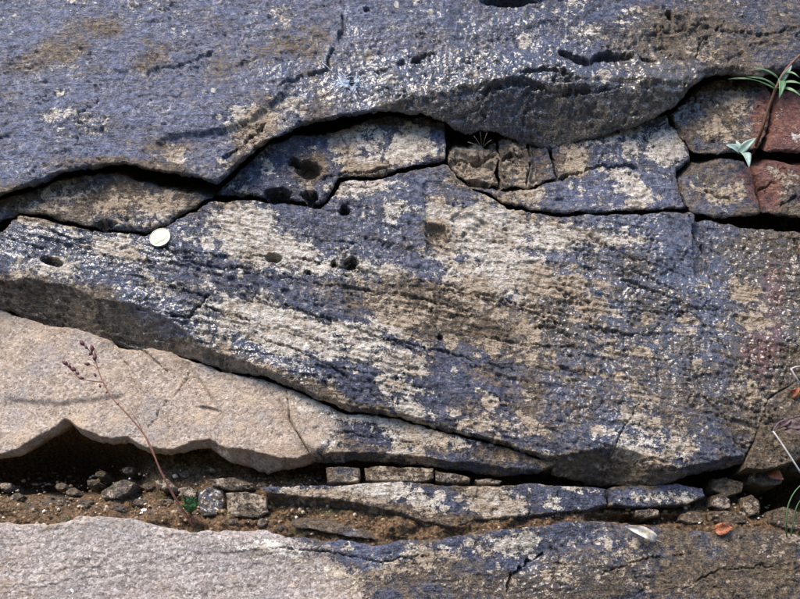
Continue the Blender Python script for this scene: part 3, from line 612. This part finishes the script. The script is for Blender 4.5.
rock('rock_block', [(609, 488), (640, 485), (675, 484), (704, 488), (706, 497), (690, 503), (650, 507), (625, 507), (609, 506)], 12, bed=True, label= 'short grey end piece beside the long thin ledge slab', rnd=4, back=-140, warp=.6, rough=.9, lobes=.35, bias={'pale': .2, 'lich': .06, 'warm': .12})
rock('stone', [(290, 523), (310, 522), (334, 523), (352, 527), (368, 533), (376, 539), (350, 537), (316, 530), (296, 528)], 18, 'thin buff flake lying under the undercut ledge slab', 'stone', rnd=2.5, back=-110, warp=.4, rough=.6, lobes=.2, bias={'warm': .45, 'lich': .25})

# lower ledge
F_top = [(XL, 520), (-60, 524), (0, 523), (47, 524), (78, 516), (101, 516), (135, 518), (169, 528), (189, 531), (236, 530), (265, 530), (285, 536), (309, 538), (345, 541), (376, 545), (410, 539), (444, 540), (454, 535), (501, 528), (535, 525), (581, 520), (600, 520), (641, 526), (675, 528), (712, 531), (746, 526), (766, 526), (786, 532), (800, 535), (900, 545), (XR, 550)]
rock('rock_block', F_top + [(XR, YB), (XL, YB)], 26, bed=True, label= 'broad bottom ledge, pale granite left and mottled brown-blue right', rnd=7, rough=.75, lam=1.0, lam_dir=-6, lam_per=18, bias={'use_gran': True, 'warm': .08, 'pale': .12, 'wet': .15},
     feats=[('crack', [(505, 599), (512, 575), (530, 560), (545, 552)], 3, 6), ('crack', [(270, 548), (330, 552), (380, 562), (430, 555)], 1.6, 3), ('step', [(610, 548), (560, 556), (515, 575), (500, 610)], 5, 8, 60), ('crack', [(600, 575), (640, 560), (700, 552)], 1.6, 3),
            ('bump', 640, 570, 60, 20, 0, 5), ('crack', [(680, 590), (720, 570), (790, 565)], 1.5, 3), ('bump', 300, 545, 60, 8, 0, 4)])

# right-hand blocks
rock('rock_block', [(671, 111), (682, 101), (698, 85), (719, 76), (746, 77), (765, 80), (773, 98), (768, 128), (760, 145), (740, 150), (719, 152), (695, 149), (684, 136)], 6, 'ochre-mottled block right of the cream lichen patch', rnd=7, bias={'warm': .22, 'pale': .15, 'lich': .03}, rough=1.3)
rock('rock_block', [(778, 92), (800, 86), (870, 80), (960, 90), (960, 150), (870, 156), (800, 150), (768, 149), (771, 128)], 4, 'brick-red sandstone block behind the brown woody stem', rnd=7, bias={'red': .35, 'warm': .1}, rough=.9)
rock('rock_block', [(680, 178), (692, 164), (719, 157), (745, 159), (752, 168), (757, 187), (762, 212), (740, 215), (715, 217), (693, 214), (684, 196)], 6, 'grey and rust block just below the three pale leaves', rnd=6, bias={'warm': .15, 'pale': .15, 'lich': .03}, rough=1.2,
     feats=[('crack', [(700, 185), (716, 196), (735, 200)], 3.5, 6), ('crack', [(757, 170), (762, 190), (770, 200)], 1.5, 4)])
rock('rock_block', [(755, 164), (775, 160), (800, 165), (880, 168), (880, 222), (800, 216), (764, 213), (760, 188)], 2, 'red-brown block with greenish crust above the right-hand gap', rnd=6, bias={'red': .15, 'warm': .15}, rough=1.2, feats=[('crack', [(758, 192), (770, 185), (785, 176)], 2, 4), ('crack', [(780, 205), (800, 195)], 2, 4)])
rock('rock_block', [(884, 160), (960, 156), (XR, 165), (XR, 240), (960, 232), (886, 224)], 4, 'grey block farthest right in the upper block row', rnd=6, bias={'warm': .2})
rock('rock_block', [(966, 66), (XR, 58), (XR, 158), (966, 150)], 4, 'grey block farthest right under the top slab', rnd=6, bias={'warm': .2})

# stones at the lower right
LR = [([(747, 468), (753, 446), (762, 420), (771, 398), (796, 382), (870, 376), (880, 440), (800, 458), (782, 466), (764, 470)], 28, 'earthy brown rock beside the right end of the central slab', .55, 0, -110),
      ([(751, 473), (768, 470), (784, 474), (783, 483), (766, 486), (750, 482)], 8, 'flat brown stone under the upper orange leaf', .45, .1, -70),
      ([(713, 479), (728, 476), (744, 482), (742, 492), (726, 496), (713, 490)], 4, 'angular grey-brown stone right of the ledge end piece', .4, .15, -70),
      ([(713, 496), (722, 493), (731, 498), (731, 507), (722, 509), (712, 506)], 6, 'small tan cube-like stone in the right-hand rubble', .4, .25, -70),
      ([(742, 497), (752, 494), (761, 502), (760, 514), (750, 516), (744, 506)], 6, 'upright buff stone at the edge of the dark gap', .4, .25, -70),
      ([(708, 512), (726, 510), (746, 512), (746, 522), (724, 524), (708, 521)], 10, 'flat grey stone just above the lower orange leaf', .3, .1, -60),
      ([(683, 513), (696, 511), (706, 514), (706, 522), (690, 523), (681, 519)], 10, 'low grey-brown stone left of the lower orange leaf', .35, .12, -60),
      ([(635, 510), (648, 508), (660, 510), (659, 516), (645, 518), (636, 516)], 10, 'small buff brick-like stone above the pale pointed leaf', .4, .28, -60),
      ([(771, 510), (786, 506), (802, 512), (812, 524), (806, 531), (786, 529), (773, 522)], 14, 'grey stone behind the green grass blades', .3, .18, -70),
      ([(765, 455), (800, 446), (870, 440), (872, 470), (806, 474), (788, 470)], -6, 'dark stone shadowed behind the white stalk', .2, -.1, -90),
      ([(812, 470), (880, 474), (884, 540), (830, 534), (816, 512)], 0, 'brown stone past the right-hand dark gap', .3, 0, -90)]
for pts, w0, lab, wm, li, bk in LR:
    rock('stone', pts, w0, lab, 'stone', rnd=4, back=bk, warp=.6, rough=1.1, lobes=.4, bias={'warm': wm + .2, 'lich': li, 'pale': .15}, bed=True, group='loose stones at the lower right')
# stones in the damp joint
LS = [([(199, 490), (210, 486), (222, 490), (224, 505), (218, 516), (203, 516), (198, 504)], -12, 'dark wet stone beside the green sprig', .35, -.15, .9),
      ([(225, 493), (245, 491), (266, 496), (268, 512), (258, 517), (228, 516)], -8, 'squarish orange-buff stone in the damp left joint', .4, .3, .1),
      ([(209, 479), (230, 477), (252, 482), (254, 488), (232, 490), (212, 486)], -14, 'thin brown flake above the orange-buff stone', .6, .1, .2),
      ([(155, 480), (166, 477), (175, 486), (172, 491), (160, 489)], -16, 'small tan chip behind the dry stem', .5, .3, .1),
      ([(100, 492), (112, 484), (124, 479), (135, 484), (128, 494), (112, 500), (102, 499)], -18, 'buff lump of stone left of the dry stem', .6, .2, .2),
      ([(178, 488), (188, 486), (197, 490), (195, 497), (182, 497)], -16, 'tiny brown stone above the green sprig', .6, .1, .2),
      ([(40, 500), (52, 495), (66, 498), (68, 506), (52, 509), (40, 507)], -18, 'small earthy pebble at the left of the damp joint', .7, .05, .2)]
for pts, w0, lab, wm, li, we in LS:
    rock('stone', pts, w0 + 15, lab, 'stone', rnd=4, back=-140, warp=.6, rough=1.2, lobes=.3, bias={'warm': wm + .1, 'lich': li + .15, 'wet': we - .1, 'pale': .15}, bed=True, group='stones bedded in the damp left joint')

# crumbs of stone bedded in the soil, alike
rs_ = random.Random(21)
CR = [(16, 497, 6), (30, 508, 5), (72, 492, 6), (84, 503, 7), (92, 483, 5), (118, 508, 6), (140, 502, 6), (148, 487, 5), (152, 512, 5), (166, 502, 6), (178, 512, 5), (240, 482, 5), (262, 486, 5), (60, 486, 5), (128, 470, 5), (185, 474, 5), (5, 486, 6), (232, 522, 5), (262, 522, 6), (282, 528, 5), (100, 474, 4.5), (210, 470, 4.5)]
ORD = 'leftmost second third fourth fifth sixth seventh eighth ninth tenth eleventh twelfth thirteenth fourteenth fifteenth sixteenth seventeenth eighteenth nineteenth twentieth twenty-first rightmost'.split()
for k_, (x, y, r_) in enumerate(sorted(CR)):
    lab_ = (ORD[k_] + ' of the small stone crumbs in the damp left joint') if ORD[k_].endswith('most') else ORD[k_] + ' small stone crumb from the left edge in the damp left joint'
    n_ = rs_.randint(6, 8); a0 = rs_.random() * 6; st_ = rs_.uniform(1.0, 1.5)
    pts = [(x + r_ * st_ * math.cos(a0 + i * 2 * math.pi / n_) * rs_.uniform(.75, 1.1), y + r_ * .8 * math.sin(a0 + i * 2 * math.pi / n_) * rs_.uniform(.75, 1.1)) for i in range(n_)]
    t_ = float(sstep(455, 530, np.array(float(y)))); w_ = -44 + 52 * t_ ** 1.1 + 7
    rock('stone', pts, w_, lab_, 'stone', rnd=3.5, back=w_ - 30, warp=.3, rough=1.1, lobes=.2, bed=True, bias={'warm': rs_.uniform(.75, 1.1), 'lich': rs_.uniform(.05, .4), 'pale': .1, 'wet': rs_.uniform(-.1, .2)}, group='crumbs of stone in the damp left joint')

# damp soil filling the lower joint
SX = np.arange(-330, 1130, 1.7); SX = SX[(SX > -330)]
def soil_h(X, Y):
    t = sstep(455, 530, Y)
    h = -44 + 52 * t ** 1.1 - 20 * sstep(600, 700, X) * (1 - t) + 13 * fbm(X, Y, 24, 4, 101) + 12 * np.abs(fbm(X, Y, 11, 4, 105, .65)) + 2.5 * fbm(X, Y, 60, 2, 107) * 3
    h -= 85 * np.clip(blobs(X, Y, [(50, 455, 55, 22, 0, .75), (-80, 470, 60, 20, 0, .6), (785, 495, 22, 14, 0, .7), (640, 520, 40, 4, 0, .2)]), 0, 1)
    return h
soil, SOILH = sheet('soil', SX, np.arange(405, 566, 1.3), soil_h, M_SOIL, 'stuff', attrs=False)
tag(soil, 'damp brown soil filling the lower joint between the slabs', 'soil')

# ================================================================== small things
def tube(pts, radii, sides=7):
    pts = [Vector(p) for p in pts]; V = []; F = []; n = len(pts)
    prev = None
    for i, p in enumerate(pts):
        t = (pts[min(i + 1, n - 1)] - pts[max(i - 1, 0)]).normalized()
        a = (prev - t * prev.dot(t)).normalized() if prev is not None else t.orthogonal().normalized()
        prev = a; b = t.cross(a); r = radii[i] if hasattr(radii, '__len__') else radii
        for j in range(sides):
            q = 2 * math.pi * j / sides; V.append(p + (a * math.cos(q) + b * math.sin(q)) * r)
    for i in range(n - 1):
        for j in range(sides):
            F.append((i * sides + j, i * sides + (j + 1) % sides, (i + 1) * sides + (j + 1) % sides, (i + 1) * sides + j))
    F.append(tuple(range(sides))[::-1]); F.append(tuple((n - 1) * sides + j for j in range(sides)))
    return V, F
def smooth_path(pts, k=5):
    pts = [np.array(p, float) for p in pts]; out = []
    P = [2 * pts[0] - pts[1]] + pts + [2 * pts[-1] - pts[-2]]
    for i in range(1, len(P) - 2):
        for j in range(k):
            t = j / k; a, b, c, d = P[i - 1], P[i], P[i + 1], P[i + 2]
            out.append(.5 * ((2 * b) + (-a + c) * t + (2 * a - 5 * b + 4 * c - d) * t * t + (-a + 3 * b - 3 * c + d) * t ** 3))
    out.append(pts[-1]); return out
def W(p):
    return Vector(place(np.array(p[0]), np.array(p[1]), p[2]))
def path(pts, k=5): return [W(p) for p in smooth_path(pts, k)]
def blade(base, tip, width, up, curl=0.0, fold=.25, thick=.0003, n=9, shape=.55, wav=0.0):
    """a leaf with a midrib fold and real thickness, from base to tip"""
    base, tip = Vector(base), Vector(tip); ax = tip - base; L = ax.length; ax.normalize()
    up = Vector(up); up = (up - ax * up.dot(ax)).normalized(); side = ax.cross(up); V = []; F = []
    for lay in (1, -1):
        for i in range(n + 1):
            t = i / n; wd = width * .5 * (math.sin(math.pi * min(1, (t * .96 + .04) ** shape)) ** .8 + .02)
            c = base + ax * (L * t) + up * (curl * L * math.sin(math.pi * t) + lay * thick)
            for q in (-1, -.5, 0, .5, 1):
                z = abs(q) * fold * wd + wav * L * math.sin(7 * t + q * 2.1) * abs(q)
                V.append(c + side * (q * wd) + up * z)
    m = 5 * (n + 1)
    for i in range(n):
        for j in range(4):
            a = i * 5 + j; F.append((a, a + 1, a + 6, a + 5)); F.append((m + a, m + a + 5, m + a + 6, m + a + 1))
        F.append((i * 5, i * 5 + 5, m + i * 5 + 5, m + i * 5)); F.append((i * 5 + 4, m + i * 5 + 4, m + i * 5 + 9, i * 5 + 9))
    F.append(tuple(range(5))[::-1] + tuple(range(m, m + 5))); e = 5 * n
    F.append(tuple(range(e, e + 5)) + tuple(range(m + e + 4, m + e - 1, -1)))
    return V, F
def bead(c, ax, L, r, seed=0):
    """small plump seed head, pointed at both ends"""
    rr = random.Random(seed); c = Vector(c); ax = Vector(ax).normalized(); a = ax.orthogonal().normalized(); b = ax.cross(a); V = []; F = []; n, sd_ = 6, 7
    for i in range(n + 1):
        t = i / n; q = math.sin(math.pi * (.04 + .92 * t) ** .85) * r
        for j in range(sd_):
            an = 2 * math.pi * j / sd_; V.append(c + ax * ((t - .5) * L) + (a * math.cos(an) + b * math.sin(an)) * q * rr.uniform(.8, 1.2))
    for i in range(n):
        for j in range(sd_): F.append((i * sd_ + j, i * sd_ + (j + 1) % sd_, (i + 1) * sd_ + (j + 1) % sd_, (i + 1) * sd_ + j))
    F.append(tuple(range(sd_))[::-1]); F.append(tuple(n * sd_ + j for j in range(sd_)))
    return V, F
def part(name, vf, mat, parent): return mesh_obj(name, [tuple(v) for v in vf[0]], vf[1], mat, parent)
def merge(lst):
    V = []; F = []
    for v, f in lst:
        o = len(V); V += [tuple(q) for q in v]; F += [tuple(i + o for i in g_) for g_ in f]
    return V, F

M_STEM = simple_mat('dry_red_stem', [(.3, (.10, .035, .025)), (.7, (.26, .12, .075))], 300, .6)
M_SEED = simple_mat('dark_seed_head', [(.3, (.035, .010, .016)), (.7, (.12, .035, .045))], 900, .6, .6)
M_WOOD = simple_mat('woody_stem', [(.3, (.07, .032, .018)), (.7, (.20, .10, .055))], 500, .7, .8)
M_GLAUC = simple_mat('glaucous_leaf', [(.3, (.15, .23, .19)), (.7, (.29, .37, .33))], 200, .5, .2)
M_GREEN = simple_mat('green_leaf', [(.3, (.05, .11, .045)), (.7, (.11, .20, .085))], 200, .45, .2)
M_BRIGHT = simple_mat('fresh_green_leaf', [(.3, (.018, .06, .018)), (.7, (.045, .13, .04))], 300, .45, .2)
M_ORANGE = simple_mat('orange_dead_leaf', [(.35, (.06, .018, .01)), (.48, (.22, .06, .022)), (.62, (.33, .13, .055))], 700, .55, .5)
M_PALELEAF = simple_mat('bleached_dead_leaf', [(.35, (.34, .25, .14)), (.5, (.55, .50, .42)), (.65, (.66, .65, .61))], 160, .6, .3)
M_STRAW = simple_mat('bleached_stalk', [(.3, (.36, .31, .27)), (.7, (.58, .56, .53))], 200, .55, .3)
M_PURPLE = simple_mat('purplish_dry_leaf', [(.3, (.03, .016, .018)), (.7, (.12, .075, .08))], 300, .6, .5)
M_WEB = simple_mat('spider_silk', [(.3, (.50, .60, .74)), (.7, (.74, .82, .92))], 500, .4, 0)
M_COIN = simple_mat('worn_silver_coin', [(.3, (.19, .183, .155)), (.7, (.245, .237, .205))], 300, .5, .15, .0003, .5)
_b = [n for n in M_COIN.node_tree.nodes if n.type == 'BSDF_PRINCIPLED'][0]; _b.inputs['Metallic'].default_value = .45

MAIN = 'largest central slab, cream and blue-black, carrying the coin'
BEIGE = 'pale beige granite slab under the coin-bearing slab'
LEDGE = 'broad bottom ledge, pale granite left and mottled brown-blue right'
def soil_at(px, py):
    return float(soil_h(np.array([[float(px)]]), np.array([[float(py)]]))[0, 0])

# coin, lying against the slab
def coin():
    cx, cy, rad = 161, 239, 11.0
    q = [(cx + dx, cy + dy) for dx in range(-10, 11, 2) for dy in range(-9, 10, 2) if dx * dx + dy * dy < 105]
    P = np.array([place(np.array(float(x)), np.array(float(y)), surf(MAIN, x, y)) for x, y in q]); c = P.mean(0)
    u_, s_, vt = np.linalg.svd(P - c); nrm = vt[2] * np.sign(vt[2] @ N_OUT)
    nrm = nrm * .6 + N_OUT * .5 + np.array([0, 0, .06]); nrm /= np.linalg.norm(nrm)
    lift = np.sort((P - c) @ nrm)[-6]
    c = Vector(c + nrm * (lift * .8)); nrm = Vector(nrm); a = nrm.orthogonal().normalized(); b = nrm.cross(a); V = []; F = []; n = 64
    r = .0113; T = .0026
    prof = [(0, 0), (r * .97, 0), (r, .0003), (r, T - .0003), (r * .985, T), (r * .93, T), (r * .915, T - .00035), (r * .6, T - .0003), (r * .52, T - .0001), (r * .3, T + .00005), (r * .1, T)]
    for (rr, z) in prof[1:]:
        for j in range(n):
            an = 2 * math.pi * j / n; k_ = 1 + (.18 * math.sin(3 * an + .6) + .12 * math.sin(5 * an) if rr < r * .7 else 0)
            V.append(c + (a * math.cos(an) + b * math.sin(an)) * rr * k_ + nrm * z)
    m = len(prof) - 1
    for i in range(m - 1):
        for j in range(n): F.append((i * n + j, i * n + (j + 1) % n, (i + 1) * n + (j + 1) % n, (i + 1) * n + j))
    F.append(tuple(range(n))[::-1]); F.append(tuple((m - 1) * n + j for j in range(n)))
    o = mesh_obj('coin', [tuple(v) for v in V], F, M_COIN, origin=c, smooth=False)
    tag(o, 'small round silvery-white coin resting on the central slab', 'coin')
coin()

# dry stem with dark red seed heads
def dry_plant():
    b0 = soil_at(194, 526) - 3
    root = empty('dry_plant', W((194, 526, b0)))
    tag(root, 'dry reddish stem with dark seed heads leaning across the beige slab', 'plant')
    main = [(194, 527, b0), (190, 522, 14), (176, 500, 26), (161, 472, 36), (147, 439, 40), (128, 415, 42), (113, 399, 43), (103, 382, 44), (97, 366, 45), (93, 355, 46), (82, 343, 47)]
    p = path(main, 4); part('stem', tube(p, [.0011 - .0007 * i / len(p) for i in range(len(p))]), M_STEM, root)
    for br in ([(187, 516, 18), (170, 488, 33), (152, 452, 44), (139, 424, 46), (130, 410, 45)], [(103, 382, 44), (92, 381, 46), (80, 378, 47), (71, 370, 48), (63, 361, 49)], [(98, 369, 45), (92, 365, 44), (85, 364, 43)], [(94, 357, 46), (95, 350, 48), (92, 346, 49)]):
        p = path(br, 4); part('branch', tube(p, [.0006 - .0003 * i / len(p) for i in range(len(p))], 6), M_STEM, root)
    for i, (x, y, w_, dx, dy, L) in enumerate([(82, 343, 48, -.7, -.8, 7), (86, 347, 48, -.6, -.8, 5), (92, 348, 49, -.3, -1, 7), (95, 357, 47, .2, -1, 7), (65, 363, 49, -.8, -.6, 7), (73, 369, 48, -.8, -.5, 7), (77, 373, 48, -.7, -.6, 5), (87, 364, 44, -1, -.1, 6), (95, 375, 46, -.5, -.9, 5), (81, 378, 47, -1, -.2, 6), (100, 386, 44, -.2, -1, 4), (91, 353, 47, .5, -.8, 6), (107, 392, 43, .6, -.8, 3.5), (69, 366, 49, -.9, -.5, 5), (118, 404, 43, .5, -.8, 3)]):
        a = W((x, y, w_)); part('seed_head', bead(a, W((x + dx * 5, y + dy * 5, w_)) - a, L * .00105, L * .00029, i), M_SEED, root)
    for i in range(5):
        q = [(190 + i * 2, 522, b0 + 4), (196 + 4 * i - 8, 514 + 2 * i, b0 + 12), (199 + 4 * i - 8, 523 + i, b0 + 6)]
        p = path(q, 4); part('basal_shoot', tube(p, .00035, 5), M_STEM, root)
dry_plant()

def sprig():
    b0 = soil_at(191, 514) - 2; root = empty('green_sprig', W((191, 514, b0)))
    tag(root, 'tiny bright green sprig growing at the foot of the dry stem', 'plant')
    for (tx, ty) in ((184, 506), (186, 501), (190, 499), (194, 500), (197, 504), (190, 506), (193, 507)):
        p = path([(191, 514, b0), ((191 + tx) / 2, (514 + ty) / 2, b0 + 14), (tx, ty, b0 + 20)], 4); part('stem', tube(p, .0004, 5), M_BRIGHT, root)
        for t in (.35, .5, .65, .8, .9, 1.0):
            c = p[int(t * (len(p) - 1))]
            for s_ in (-1, 1):
                d = Vector((s_ * .0036, -.0015, .0024 + random.uniform(-.001, .001))); part('leaf', blade(c, c + d, .0012, (0, -1, .3), .1, .2, .0001, 5), M_BRIGHT, root)
sprig()

def leafy():
    b0 = -6; root = empty('leafy_sprig', W((752, 154, -20)))
    tag(root, 'brown woody stem with grey-green leaves rooted between the red blocks', 'plant')
    p = path([(751, 157, -30), (754, 149, b0), (761, 132, 22), (768, 110, 40), (776, 88, 56), (785, 71, 64), (800, 55, 70), (820, 38, 78), (846, 20, 84)], 5)
    part('stem', tube(p, [.0022 - .0012 * i / len(p) for i in range(len(p))], 8), M_WOOD, root)
    st = W((751, 153, -2)); part('side_shoot', tube(path([(752, 154, -6), (745, 155, 10), (739, 153, 18)], 4), .0011, 6), M_WOOD, root)
    for (bx, by, bw, tx, ty, tw, wd, mt) in [(739, 153, 18, 756, 138, 30, 10.5, M_GLAUC), (741, 153, 18, 749, 168, 36, 11, M_GLAUC), (740, 153, 18, 726, 145, 22, 10, M_GLAUC), (739, 152, 18, 736, 141, 18, 7, M_GLAUC),
                                          (781, 82, 58, 792, 65, 72, 7, M_GLAUC), (780, 80, 58, 779, 99, 70, 9, M_GREEN), (776, 87, 54, 746, 77, 60, 3.2, M_GREEN), (778, 78, 60, 751, 68, 62, 3.2, M_GREEN), (779, 84, 58, 806, 86, 74, 3.6, M_GREEN), (777, 88, 56, 804, 99, 70, 4, M_GREEN), (777, 90, 56, 728, 79, 50, 2.4, M_GREEN), (783, 74, 62, 800, 78, 78, 3.4, M_GREEN)]:
        part('leaf', blade(W((bx, by, bw)), W((tx, ty, tw)), wd * .0009, N_OUT, .14, .45, .0002, 12, .62, .012), mt, root)
leafy()

# dead leaves
def dead_leaf(name, pts, wd, mat, label, curl=.12, up=None, shape=.6):
    (bx, by, bw), (tx, ty, tw) = pts; a = W((bx, by, bw))
    o = empty(name, a); tag(o, label, 'leaf')
    part('leaf_blade', blade(a, W((tx, ty, tw)), wd * .00106, up or N_OUT, curl, .55, .00015, 14, shape, .07), mat, o)
    part('leaf_stalk', tube([a + (a - W((tx, ty, tw))) * .16, a, a + (W((tx, ty, tw)) - a) * .1], .0005, 5), mat, o)
sfc = lambda lab, x, y, d=1.5: surf(lab, x, y) + d
dead_leaf('dead_leaf', ((769, 473, sfc('flat brown stone under the upper orange leaf', 769, 474, 2)), (784, 480, sfc('flat brown stone under the upper orange leaf', 780, 478, 6))), 10, M_ORANGE, 'curled orange dead leaf on the flat brown stone at right')
dead_leaf('dead_leaf', ((715, 531, sfc(LEDGE, 716, 534)), (732, 527, sfc(LEDGE, 730, 533, 3))), 10, M_ORANGE, 'orange dead leaf on the edge of the bottom ledge')
dead_leaf('dead_leaf', ((656, 540, sfc(LEDGE, 655, 541, 2)), (626, 526, sfc(LEDGE, 628, 530, 8))), 10, M_PALELEAF, 'white pointed dead leaf on the bottom ledge', shape=.75)
dead_leaf('dead_leaf', ((790, 396, 26), (800, 388, 34)), 8, M_ORANGE, 'orange scrap of leaf high on the right edge above the white stalk')

# bleached stalk and purplish dry leaves
def stalk():
    root = empty('dry_stalk', W((812, 480, 8))); tag(root, 'bent white dry stalk with purplish leaves at the right edge', 'plant')
    part('stalk', tube(path([(814, 488, 2), (806, 480, 30), (799, 470, 42), (786, 450, 48), (773, 431, 50)], 5), .0008, 7), M_STRAW, root)
    part('stalk', tube(path([(773, 431, 50), (777, 425, 50), (782, 421, 48), (800, 416, 44), (824, 412, 30)], 5), .0008, 7), M_PURPLE, root)
    for (bx, by, tx, ty, wd) in [(776, 427, 792, 420, 6), (782, 424, 806, 430, 8), (790, 420, 802, 442, 6), (784, 430, 796, 436, 5), (795, 425, 812, 418, 7)]:
        part('leaf', blade(W((bx, by, 44)), W((tx, ty, 50)), wd * .00106, N_OUT, .15, .4, .0002, 9, .6, .06), M_PURPLE, root)
stalk()
def bracket():
    root = empty('dry_stalk', W((802, 384, 20))); tag(root, 'short kinked white stalk above the orange scrap of leaf', 'plant')
    part('stalk', tube(path([(806, 386, 14), (800, 383, 34), (795, 376, 40), (791, 369, 42)], 4), .0009, 7), M_STRAW, root)
    part('stalk', tube(path([(791, 369, 42), (796, 367, 42), (808, 366, 30), (816, 368, 16)], 4), .0007, 7), M_STRAW, root)
bracket()
def grass():
    for i, (pts, lab) in enumerate([([(787, 540, 22), (786, 524, 40), (789, 503, 50), (800, 486, 56), (822, 474, 60)], 'arching green grass blade in front of the grey stone'),
                     ([(790, 540, 22), (793, 524, 36), (797, 506, 46), (806, 494, 50)], 'shorter green grass blade leaning past the frame edge')]):
        g_ = smooth_path(pts, 6); P = [W(q) for q in g_]; V = []; F = []; n = len(P)
        root = empty('grass_blade', P[0]); tag(root, lab, 'grass')
        part('blade', tube(P, [.0009 * (1 - .7 * k_ / n) for k_ in range(n)], 5), M_GREEN, root)
grass()

# silk over a small hole
def web():
    TOP = 'huge blue-grey slab spanning the top of the rock face'; rr = random.Random(4); L = []
    cx, cy = 352, 83
    def pt(x, y, d): return W((x, y, surf(TOP, x, y) + d))
    ring = [(cx + rx * math.cos(a), cy + ry * math.sin(a)) for a in [i * .42 for i in range(15)] for rx, ry in [(rr.uniform(6, 12), rr.uniform(5, 8))]]
    for i, (x, y) in enumerate(ring):
        a = pt(x, y, .4); b = pt(cx + 3 * math.cos(i * .42), cy + 2.5 * math.sin(i * .42), 5); L.append(tube([a, (a + b) / 2 + Vector((0, -.0008, 0)), b], .0002, 4))
    for t in np.linspace(.15, .95, 9):
        for i in range(15):
            q = []
            for k_ in (i, (i + 1) % 15):
                x, y = ring[k_]; a = pt(x, y, .4); b = pt(cx + 3 * math.cos(k_ * .42), cy + 2.5 * math.sin(k_ * .42), 5); q.append(b + (a - b) * (t + rr.uniform(-.05, .05)))
            if rr.random() < .85: L.append(tube(q, .00018 + .0001 * rr.random(), 4))
    for i in range(300):
        x, y = rr.gauss(cx - 4, 6.5), rr.gauss(cy + 1, 3.5); x2, y2 = x + rr.gauss(0, 4), y + rr.gauss(0, 4)
        L.append(tube([pt(x, y, .5), pt((x + x2) / 2, (y + y2) / 2, .9), pt(x2, y2, .5)], .00014, 4))
    L.append(tube([pt(322, 62, 1), pt(330, 69, 4), pt(338, 76, 2)], .0002, 4)); L.append(tube([pt(338, 76, 2), pt(346, 90, 2)], .00025, 4))
    V, F = merge(L); o = mesh_obj('spider_web', V, F, M_WEB, origin=pt(cx, cy, 0)); tag(o, 'bluish-white spider web round a small hole in the top slab', 'spider web')
web()
def wisps():
    root = empty('dry_grass_tuft', W((482, 147, -10))); tag(root, 'wispy dry grass strands under the dark overhang', 'grass')
    for (x, y, w_) in ((474, 136, 20), (480, 132, 24), (487, 133, 22), (491, 140, 20), (468, 142, 18)):
        part('strand', tube(path([(482, 149, -12), ((482 + x) / 2, (147 + y) / 2, 8), (x, y, w_)], 4), .0002, 5), M_STRAW, root)
wisps()

# grit scattered over the soil: too small to count
def grit():
    m, t, b = newmat('grit'); k = NB(t); g_ = k.n('ShaderNodeNewGeometry')
    k.L.new(k.ramp(g_.outputs['Random Per Island'], [(0, (.03, .02, .012)), (.35, (.12, .075, .035)), (.6, (.27, .19, .11)), (.86, (.36, .28, .19)), (.95, (.42, .36, .28)), (.96, (.75, .75, .72)), (1, (.85, .86, .86))]), b.inputs['Base Color'])  # whitest grains paint in the glints of wet drops
    b.inputs['Roughness'].default_value = .3
    rr = random.Random(3); V = []; F = []
    bm = bmesh.new(); bmesh.ops.create_icosphere(bm, subdivisions=1, radius=1); bv = [v.co.copy() for v in bm.verts]; bf = [tuple(v.index for v in f.verts) for f in bm.faces]; bm.free()
    for i in range(3200):
        x = rr.uniform(-200, 960); y = rr.triangular(462, 536, 505)
        h_ = soil_at(x, y); r = .0005 + .0022 * rr.random() ** 4
        c = W((x, y, h_ + r * 300)); o = len(V); s_ = Vector((rr.uniform(.7, 1.4), rr.uniform(.7, 1.3), rr.uniform(.5, 1)))
        for v in bv: q = v * (1 + rr.uniform(-.2, .2)) * r; V.append((c.x + q.x * s_.x, c.y + q.y * s_.y, c.z + q.z * s_.z))
        F += [tuple(a + o for a in f) for f in bf]
    o = mesh_obj('grit', V, F, m, smooth=False); tag(o, 'fine grit and white specks over the damp soil', 'grit', kind='stuff')
grit()
